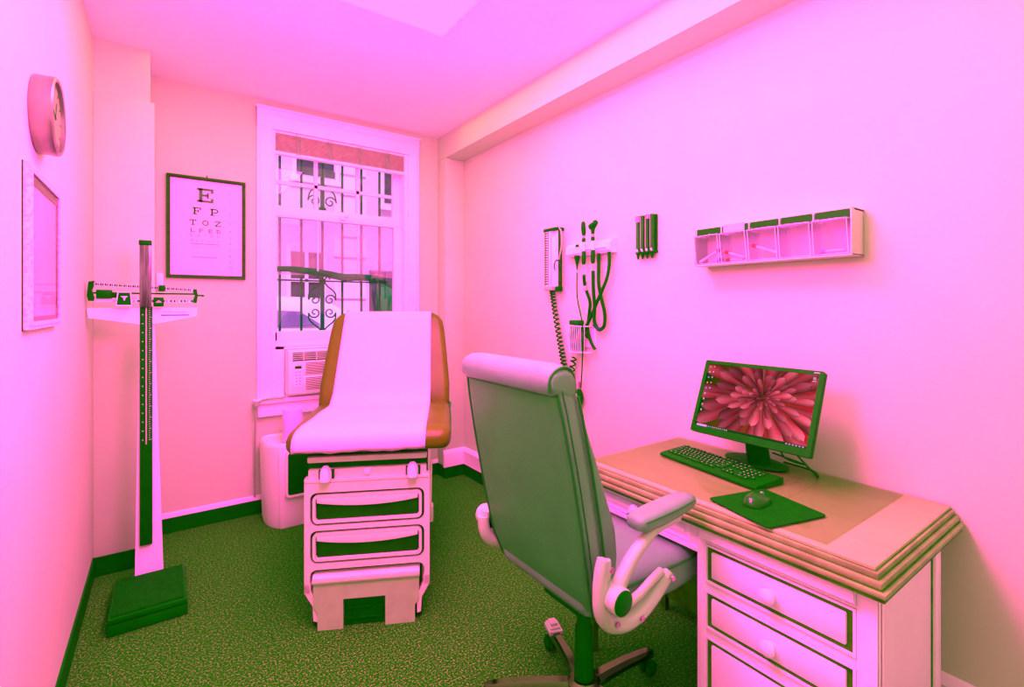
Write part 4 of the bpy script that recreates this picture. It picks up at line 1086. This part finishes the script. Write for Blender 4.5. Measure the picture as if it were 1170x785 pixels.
# ------------------------------------------------------------------ right wall instruments
# tilt-bin organizer
tb = thing('tilt_bin_organizer', 'wall organizer with five clear tilt bins above the monitor', 'organizer', (2.0, .995, 1.578))
BX0, BY0, BY1, BZ0, BZ1 = 1.925, .688, 1.303, 1.578, 1.742
m = MB()
m.box(BX0, XR, BY0, BY0 + .006, BZ0, BZ1 + .004, bev=.002); m.box(BX0, XR, BY1 - .004, BY1, BZ0, BZ1, bev=.001)
m.box(BX0, XR, BY0, BY1, BZ0, BZ0 + .005); m.box(BX0 + .02, XR, BY0, BY1, BZ1 - .005, BZ1); m.box(XR - .005, XR, BY0, BY1, BZ0, BZ1)
build(m, 'case', BINP, tb)
nb = 5; bw = (BY1 - BY0 - .012) / nb
for k in range(nb):
    a = BY0 + .006 + k * bw; b = a + bw - .003
    zt = BZ1 - .036
    m = MB()
    xf0, xf1 = BX0 - .004, BX0 - .018
    # sloping front, floor, cheeks
    m.loft([[(BX0 - .002, y, BZ0 + .008), (BX0 - .020, y, zt), (BX0 - .018, y, zt + .003), (BX0 + .0, y, BZ0 + .011)] for y in (a + .003, b - .003)])
    m.box(BX0, XR - .02, a + .003, b - .003, BZ0 + .007, BZ0 + .009)
    for y in (a + .003, b - .005): m.prism([(BX0 - .002, BZ0 + .008), (BX0 - .020, zt), (XR - .03, zt), (XR - .02, BZ0 + .008)], y, y + .002, 'y')
    m.box(BX0 - .022, BX0 - .006, a + .002, b - .002, zt - .004, zt + .004, bev=.002)
    bn = build(m, 'clear_bin', CLEARP, tb)
    m = MB()
    fr_ = [(BX0 - .0025, a + .004, BZ0 + .008), (BX0 - .0205, a + .004, zt), (BX0 - .0205, b - .004, zt), (BX0 - .0025, b - .004, BZ0 + .008)]
    m.tube(fr_, .0016, 6, closed=True); m.tube([(BX0 - .0205, a + .004, zt), (XR - .035, a + .004, zt)], .0014, 6); m.tube([(BX0 - .0205, b - .004, zt), (XR - .035, b - .004, zt)], .0014, 6)
    build(m, 'rim', WHITEM, bn)
    m = MB(); m.box(BX0 + .004, BX0 + .008, a + .004, b - .004, zt + .006, BZ1 - .002)
    build(m, 'header_strip', mat('bin_header', (.003, .28, .001), .5, spec=.05) if k == 0 else bpy.data.materials['bin_header'], tb)
    if k == 3:
        m = MB(); m.box(BX0 - .001, BX0 + .003, a + .016, b - .012, zt + .006, BZ1 + .002); build(m, 'paper_label', PAPER, tb)
    m = MB(); m.box(BX0 + .001, BX0 + .006, b - .002, b + .002, zt, BZ1 - .003); build(m, 'divider', BINP, tb)
def tubeobj(p, q, r_, cap, lab, cat='sample tube', grp=None, capc=None):
    p = Vector(p); q = Vector(q); d = (q - p).normalized()
    t = thing('sample_tube', lab, cat, tuple(p), group=grp)
    m = MB(); m.tube([p, p + d * .002, q - d * .002, q], [r_ * .7, r_, r_, r_ * .7], 10); build(m, 'barrel', TUBEW, t)
    m = MB(); m.tube([q - d * .002, q + d * .016], r_ * 1.25, 10); build(m, 'cap', capc or ORANGE, t)
zb = BZ0 + .018
def bina(k): return BY0 + .006 + k * bw
XT = BX0 + .012
a4 = bina(4); a3 = bina(3); a2 = bina(2); a0 = bina(0)
tubeobj((XT, a4 + .105, zb), (XT + .004, a4 + .022, zb + .042), .006, 1, 'orange-capped white tube slanting up in the leftmost clear bin')
tubeobj((XT + .014, a4 + .07, zb), (XT + .035, a4 + .050, zb + .004), .0075, 1, 'short white tube lying at the bottom of the leftmost bin', capc=TUBEW)
tubeobj((XT + .01, a4 + .040, zb), (XT + .012, a4 + .024, zb + .004), .007, 1, 'short blue-capped tube in right corner of the leftmost bin', capc=BLUEINK)
tubeobj((XT, a3 + .018, zb + .004), (XT + .004, a3 + .092, zb + .03), .006, 1, 'orange-capped white tube leaning higher in the second bin from left')
tubeobj((XT + .012, a3 + .035, zb), (XT + .012, a3 + .09, zb + .001), .006, 1, 'orange-capped white tube lying flat in the second bin from left')
tubeobj((XT, a2 + .010, zb + .012), (XT + .004, a2 + .095, zb + .045), .0065, 1, 'orange-capped white tube lying across the middle bin')
tubeobj((XT, a0 + .018, zb + .002), (XT, a0 + .082, zb + .002), .006, 1, 'pink-capped white tube lying in the rightmost bin', capc=mat('pink_cap', (.6, .25, .6), .4))

# specula dispenser
sd_ = thing('specula_dispenser', 'small black four-tube specula dispenser on the right wall', 'dispenser', (2.0, 1.635, 1.65))
m = MB(); m.box(2.014, XR, 1.580, 1.695, 1.68, 1.868, bev=.003); m.box(1.995, XR, 1.578, 1.697, 1.672, 1.684, bev=.002); build(m, 'back_plate', BLACK, sd_)
for k in range(4):
    y = 1.593 + k * .030
    m = MB(); m.tube([(2.0, y, 1.686), (2.0, y, 1.866)], .0118, 14); tbm = build(m, 'tube', mat('smoked_tube', (.003, .42, .003), .35, spec=.08, var=.4, scale=30, stretch=(1, 1, .2)) if k == 0 else bpy.data.materials['smoked_tube'], sd_)
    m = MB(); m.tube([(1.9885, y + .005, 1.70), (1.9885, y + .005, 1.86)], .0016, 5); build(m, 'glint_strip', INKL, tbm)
    m = MB(); m.ell((1.995, y, 1.690), (.008, .008, .010)); build(m, 'bead', WHITEM, sd_)
    m = MB(); m.lathe([(.0105, .0), (.009, -.008), (.004, -.028), (.002, -.03)], 12, Matrix.Translation((2.0, y, 1.672))); build(m, 'speculum', BLACK, sd_)
m = MB(); m.box(1.986, 1.990, 1.665, 1.690, 1.835, 1.860); m.box(1.986, 1.990, 1.605, 1.618, 1.845, 1.862); build(m, 'sticker', PINKINK, sd_)

# diagnostic set: wall transformer with two handles
dg = thing('diagnostic_set', 'white wall transformer holding two black otoscope handles with cords', 'diagnostic set', (2.0, 2.02, 1.70))
m = MB(); m.prism([(XR, 1.698), (1.985, 1.698), (1.972, 1.712), (1.975, 1.752), (1.995, 1.772), (XR, 1.778)], 1.855, 2.215, 'y'); build(m, 'transformer_body', WHITEM, dg)
m = MB(); m.box(1.968, 1.976, 2.10, 2.125, 1.748, 1.764, bev=.002); build(m, 'power_switch', BLACK, dg)
m = MB(); m.box(1.962, 1.985, 1.88, 2.075, 1.722, 1.735, bev=.004); build(m, 'cradle', WHITEM, dg)
for yy, head in ((2.035, 0), (1.962, 1)):
    m = MB(); x = 1.950
    m.tube([(x, yy, 1.640), (x, yy, 1.65), (x, yy, 1.712), (x, yy, 1.716)], [.009, .0125, .0125, .010], 14)
    h_ = build(m, 'handle', BLACK, dg)
    m = MB(); m.tube([(x, yy, 1.716), (x, yy, 1.768)], .0085, 12); build(m, 'handle_grip', WHITEM, h_)
    m = MB(); m.tube([(x, yy, 1.766), (x, yy, 1.775), (x, yy, 1.79)], [.0085, .012, .010], 12); build(m, 'collar', BLACK, h_)
    m = MB(); m.tube([(x, yy, 1.788), (x, yy, 1.806)], .008, 12); build(m, 'neck', SILV, h_)
    m = MB()
    if head == 0:
        m.tube([(x, yy, 1.804), (x, yy, 1.82), (x, yy + .003, 1.85), (x, yy + .004, 1.878), (x, yy + .004, 1.886)], [.009, .013, .014, .012, .007], 12)
    else:
        m.tube([(x, yy, 1.804), (x, yy, 1.82), (x, yy, 1.84)], [.009, .011, .014], 12)
        m.tube([(x, yy + .022, 1.846), (x, yy + .018, 1.846), (x, yy - .010, 1.856), (x, yy - .030, 1.866), (x, yy - .033, 1.867)], [.010, .018, .018, .010, .008], 12)
        m.ell((x, yy - .018, 1.872), (.012, .014, .010))
    build(m, 'scope_head', BLACK, h_)
    m = MB(); m.tube([(x, yy, 1.640), (x, yy, 1.600), (x, yy - .002, 1.575)], [.004, .003, .003], 6); build(m, 'cord_relief', GREYP, h_)
m = MB(); m.lathe([(.018, 0), (.015, -.02), (.007, -.055), (.003, -.085)], 14, Matrix.Translation((1.985, 2.128, 1.70))); build(m, 'socket_cone', BLACK, dg)
m = MB()
m.tube(spline([(1.95, 1.960, 1.60), (1.955, 1.963, 1.50), (1.97, 1.968, 1.40), (1.985, 1.985, 1.315), (2.0, 1.965, 1.27), (2.0, 1.925, 1.29), (1.995, 1.915, 1.36), (1.985, 1.930, 1.44), (1.98, 1.945, 1.52), (1.985, 1.952, 1.60), (1.99, 1.955, 1.70)], 8), .010, 8)
m.tube(spline([(1.985, 1.872, 1.70), (1.985, 1.872, 1.62), (1.98, 1.890, 1.54), (1.975, 1.945, 1.44), (1.98, 2.005, 1.345), (1.985, 2.06, 1.265), (1.99, 2.065, 1.24), (1.99, 2.04, 1.22)], 8), .0095, 8)
m.tube(spline([(1.95, 2.033, 1.58), (1.96, 2.040, 1.54), (1.975, 2.05, 1.515), (1.985, 2.045, 1.48), (1.99, 2.025, 1.42), (1.99, 2.035, 1.34), (1.99, 2.045, 1.27), (1.99, 2.02, 1.20), (1.995, 1.99, 1.155)], 8), .0095, 8)
build(m, 'cord', BLACK, dg)
m = MB(); m.tube(spline([(1.985, 1.99, 1.30), (2.0, 1.965, 1.268), (2.0, 1.94, 1.275)], 5), .0106, 8); build(m, 'cord_sleeve', TEALC, dg)
for y in (2.05,): 
    m = MB(); m.tube([(1.975, y, 1.54), (1.975, y - .003, 1.49)], .012, 10); build(m, 'cord_plug', GREYP, dg)

# wall sphygmomanometer with coil, basket and bulb
bp = thing('blood_pressure_gauge', 'white wall blood pressure gauge with a dark ruled column', 'blood pressure gauge', (2.0, 2.34, 1.50))
m = MB(); m.box(1.985, XR, 2.300, 2.415, 1.520, 1.880, bev=.004); build(m, 'backing', WHITEM, bp)
m = MB(); m.box(1.972, 1.99, 2.345, 2.412, 1.520, 1.878, bev=.003); sc_ = build(m, 'scale_plate', WHITEM, bp)
m = MB()
for k in range(22): m.box(1.970, 1.9725, 2.384, 2.404, 1.538 + k * .0152, 1.5455 + k * .0152)
m.box(1.9695, 1.9725, 2.404, 2.412, 1.53, 1.87); m.box(1.9695, 1.9725, 2.376, 2.380, 1.53, 1.87)
for k in range(44): m.box(1.970, 1.9725, 2.349, 2.354, 1.536 + k * .0076, 1.540 + k * .0076)
build(m, 'scale_marks', INK, sc_)
m = MB(); m.box(1.966, XR, 2.29, 2.422, 1.872, 1.892, bev=.003); build(m, 'top_cap', BLACK, bp)
m = MB(); m.box(1.966, XR, 2.34, 2.416, 1.500, 1.525, bev=.004); build(m, 'bottom_cap', GREYP, bp)
m = MB(); m.box(1.975, 2.0, 2.277, 2.288, 1.50, 1.875); build(m, 'side_rail', WOODF, bp)
m = MB(); m.box(1.97, 2.0, 2.275, 2.312, 1.492, 1.525, bev=.004); build(m, 'reservoir', BLACK, bp)
m = MB(); m.tube(spline([(1.985, 2.29, 1.885), (1.975, 2.262, 1.865), (1.97, 2.250, 1.82), (1.97, 2.252, 1.76), (1.97, 2.268, 1.71), (1.975, 2.278, 1.69)], 6), .005, 6); build(m, 'inflation_tube', GREYP, bp)
m = MB(); m.tube(spline([(1.972, 2.315, 1.625), (1.965, 2.312, 1.66), (1.962, 2.285, 1.685), (1.962, 2.255, 1.66), (1.968, 2.245, 1.615)], 6), .0045, 6); build(m, 'hose_hook', BLACK, bp)
# coiled hose
def coil(P, r0, r1, turns, k=26):
    P = spline(P, 30); N = turns * k; out = []
    for i in range(N + 1):
        t = i / N; f_ = t * (len(P) - 1); a = int(min(f_, len(P) - 2)); p = P[a].lerp(P[a + 1], f_ - a)
        d = (P[a + 1] - P[a]).normalized(); s1 = d.cross(Vector((1, 0, 0))).normalized(); s2 = d.cross(s1)
        r_ = r0 + (r1 - r0) * t
        out.append(p + s1 * (r_ * math.cos(2 * PI * turns * t)) + s2 * (r_ * math.sin(2 * PI * turns * t)))
    return out
m = MB()
m.tube(coil([(2.0, 2.375, 1.50), (2.0, 2.350, 1.38), (2.0, 2.305, 1.20), (1.998, 2.262, 1.05), (1.996, 2.225, .93)], .013, .017, 26, 14), .0052, 6)
m.tube(coil([(1.996, 2.222, .93), (1.992, 2.205, .905), (1.99, 2.19, .94), (1.992, 2.185, 1.00), (1.995, 2.168, 1.09)], .017, .015, 12, 14), .0052, 6)
tag(build(m, 'coiled_hose', BLACK, org=(2.0, 2.35, 1.2)), 'black coiled hose hanging below the blood pressure gauge', 'hose')
# wire basket and cuff
bk = thing('wire_basket', 'small white wire basket on the right wall below the otoscopes', 'basket', (2.0, 2.10, 1.13))
m = MB()
yA, yB_, xo = 2.025, 2.178, 1.945
for z, e in ((1.285, 0), (1.13, .012)):
    m.tube([(XR - .004, yA + e, z), (xo + e, yA + e, z), (xo + e, yB_ - e, z), (XR - .004, yB_ - e, z)], .0026, 6)
for k in range(10):
    y = yA + (yB_ - yA) * k / 9; y2 = yA + .012 + (yB_ - yA - .024) * k / 9
    m.tube([(xo, y, 1.285), (xo + .012, y2, 1.13), (XR - .006, y2, 1.13)], .0018, 5)
m.tube([(XR - .004, yA, 1.285), (XR - .004, yB_, 1.285)], .0026, 6); m.tube([(XR - .004, yA + .012, 1.13), (XR - .004, yB_ - .012, 1.13)], .0026, 6)
build(m, 'wires', WHITEM, bk)
m = MB(); m.box(2.02, XR, 2.02, 2.18, 1.16, 1.27); build(m, 'back_plate', WHITEM, bk)
cf = thing('pressure_cuff', 'dark folded blood pressure cuff stuffed in the wire basket', 'cuff', (1.985, 2.12, 1.14))
m = MB()
for k in range(3): m.box(1.962 + k * .014, 1.973 + k * .014, 2.082, 2.168 - k * .003, 1.138, 1.285 + k * .003, bev=.005)
build(m, 'folds', CUFF, cf)
m = MB(); m.box(1.955, 2.005, 2.085, 2.170, 1.290, 1.318, bev=.008, M=None); build(m, 'top_fold', CUFF, cf)
# squeeze bulb on its tube
sb = thing('squeeze_bulb', 'black rubber squeeze bulb hanging on a thin tube at the right wall', 'bulb', (2.0, 2.14, .80))
m = MB(); m.tube(spline([(1.985, 2.128, 1.60), (1.97, 2.11, 1.45), (1.935, 2.03, 1.29), (1.935, 2.03, 1.10), (1.97, 2.075, .98), (1.985, 2.095, .92)], 8), .0045, 6); build(m, 'hose', BLACK, sb)
m = MB(); m.tube([(1.99, 2.113, .955), (1.99, 2.114, .908)], .008, 10); build(m, 'valve', SILV, sb)
m = MB(); m.lathe([(.004, 0), (.011, -.004), (.022, -.03), (.026, -.055), (.022, -.082), (.012, -.102), (.007, -.108), (.007, -.118), (.001, -.119)], 20, Matrix.Translation((1.99, 2.115, .915))); build(m, 'bulb', BLACKM, sb)
m = MB(); m.tube(spline([(1.99, 2.133, .832), (1.99, 2.146, .807), (1.99, 2.150, .785)], 4), .006, 8); build(m, 'tail', BLACK, sb)

# ------------------------------------------------------------------ lights
def area(name, loc, rot, sx, sy, power, col):
    l = bpy.data.lights.new(name, 'AREA'); l.shape = 'RECTANGLE'; l.size = sx; l.size_y = sy; l.energy = power; l.color = col
    o = bpy.data.objects.new(name, l); o.location = loc; o.rotation_euler = rot; COL.objects.link(o); return o
def point(name, loc, r_, power, col):
    l = bpy.data.lights.new(name, 'POINT'); l.shadow_soft_size = r_; l.energy = power; l.color = col
    o = bpy.data.objects.new(name, l); o.location = loc; COL.objects.link(o); return o
area('ceiling_lamp', (.86, 1.655, H - .014), (0, 0, 0), .58, 1.16, 170, (1, .012, .43))
point('room_fill', (.5, 1.1, 2.0), .25, 300, (1, .012, .43))  # added fill light in mid-room, no lamp hangs there
area('ceiling_fill', (.86, 1.0, H - .012), (0, 0, 0), 1.9, 4.6, 16, (0, 1, 0))  # added green ambient fill spread below the ceiling, not a fixture
area('front_fill', (.86, YF + .02, 1.3), (PI / 2, 0, 0), 2.2, 2.4, 8, (1, .3, .4))  # added fill light at the wall behind the camera, no real source
sun = bpy.data.lights.new('sun', 'SUN'); sun.energy = 9; sun.color = (1, .2, 1); sun.angle = R(6)
so2 = bpy.data.objects.new('sun', sun); so2.rotation_euler = (R(38), 0, R(-18)); COL.objects.link(so2)
w = bpy.data.worlds.new('sky'); S.world = w; w.use_nodes = True
bg = w.node_tree.nodes['Background']; bg.inputs[0].default_value = (1, .34, 1, 1); bg.inputs[1].default_value = 1.2

# ------------------------------------------------------------------ camera
cd = bpy.data.cameras.new('camera'); co = bpy.data.objects.new('camera', cd); COL.objects.link(co)
fpx = 556.; cd.sensor_width = 36; cd.lens = fpx / 1170 * 36
co.location = (0, 0, 1.40); co.rotation_euler = (PI / 2, 0, -math.atan(395 / 556))
cd.shift_y = (350 - 392.5) / 1170; cd.clip_start = .02
S.camera = co
vs = S.view_settings; vs.view_transform = 'Standard'; vs.look = 'None'; vs.exposure = 0; vs.gamma = 1; vs.use_curve_mapping = False
S.cycles.max_bounces = 10; S.cycles.diffuse_bounces = 6; S.cycles.transparent_max_bounces = 24; S.cycles.use_denoising = True
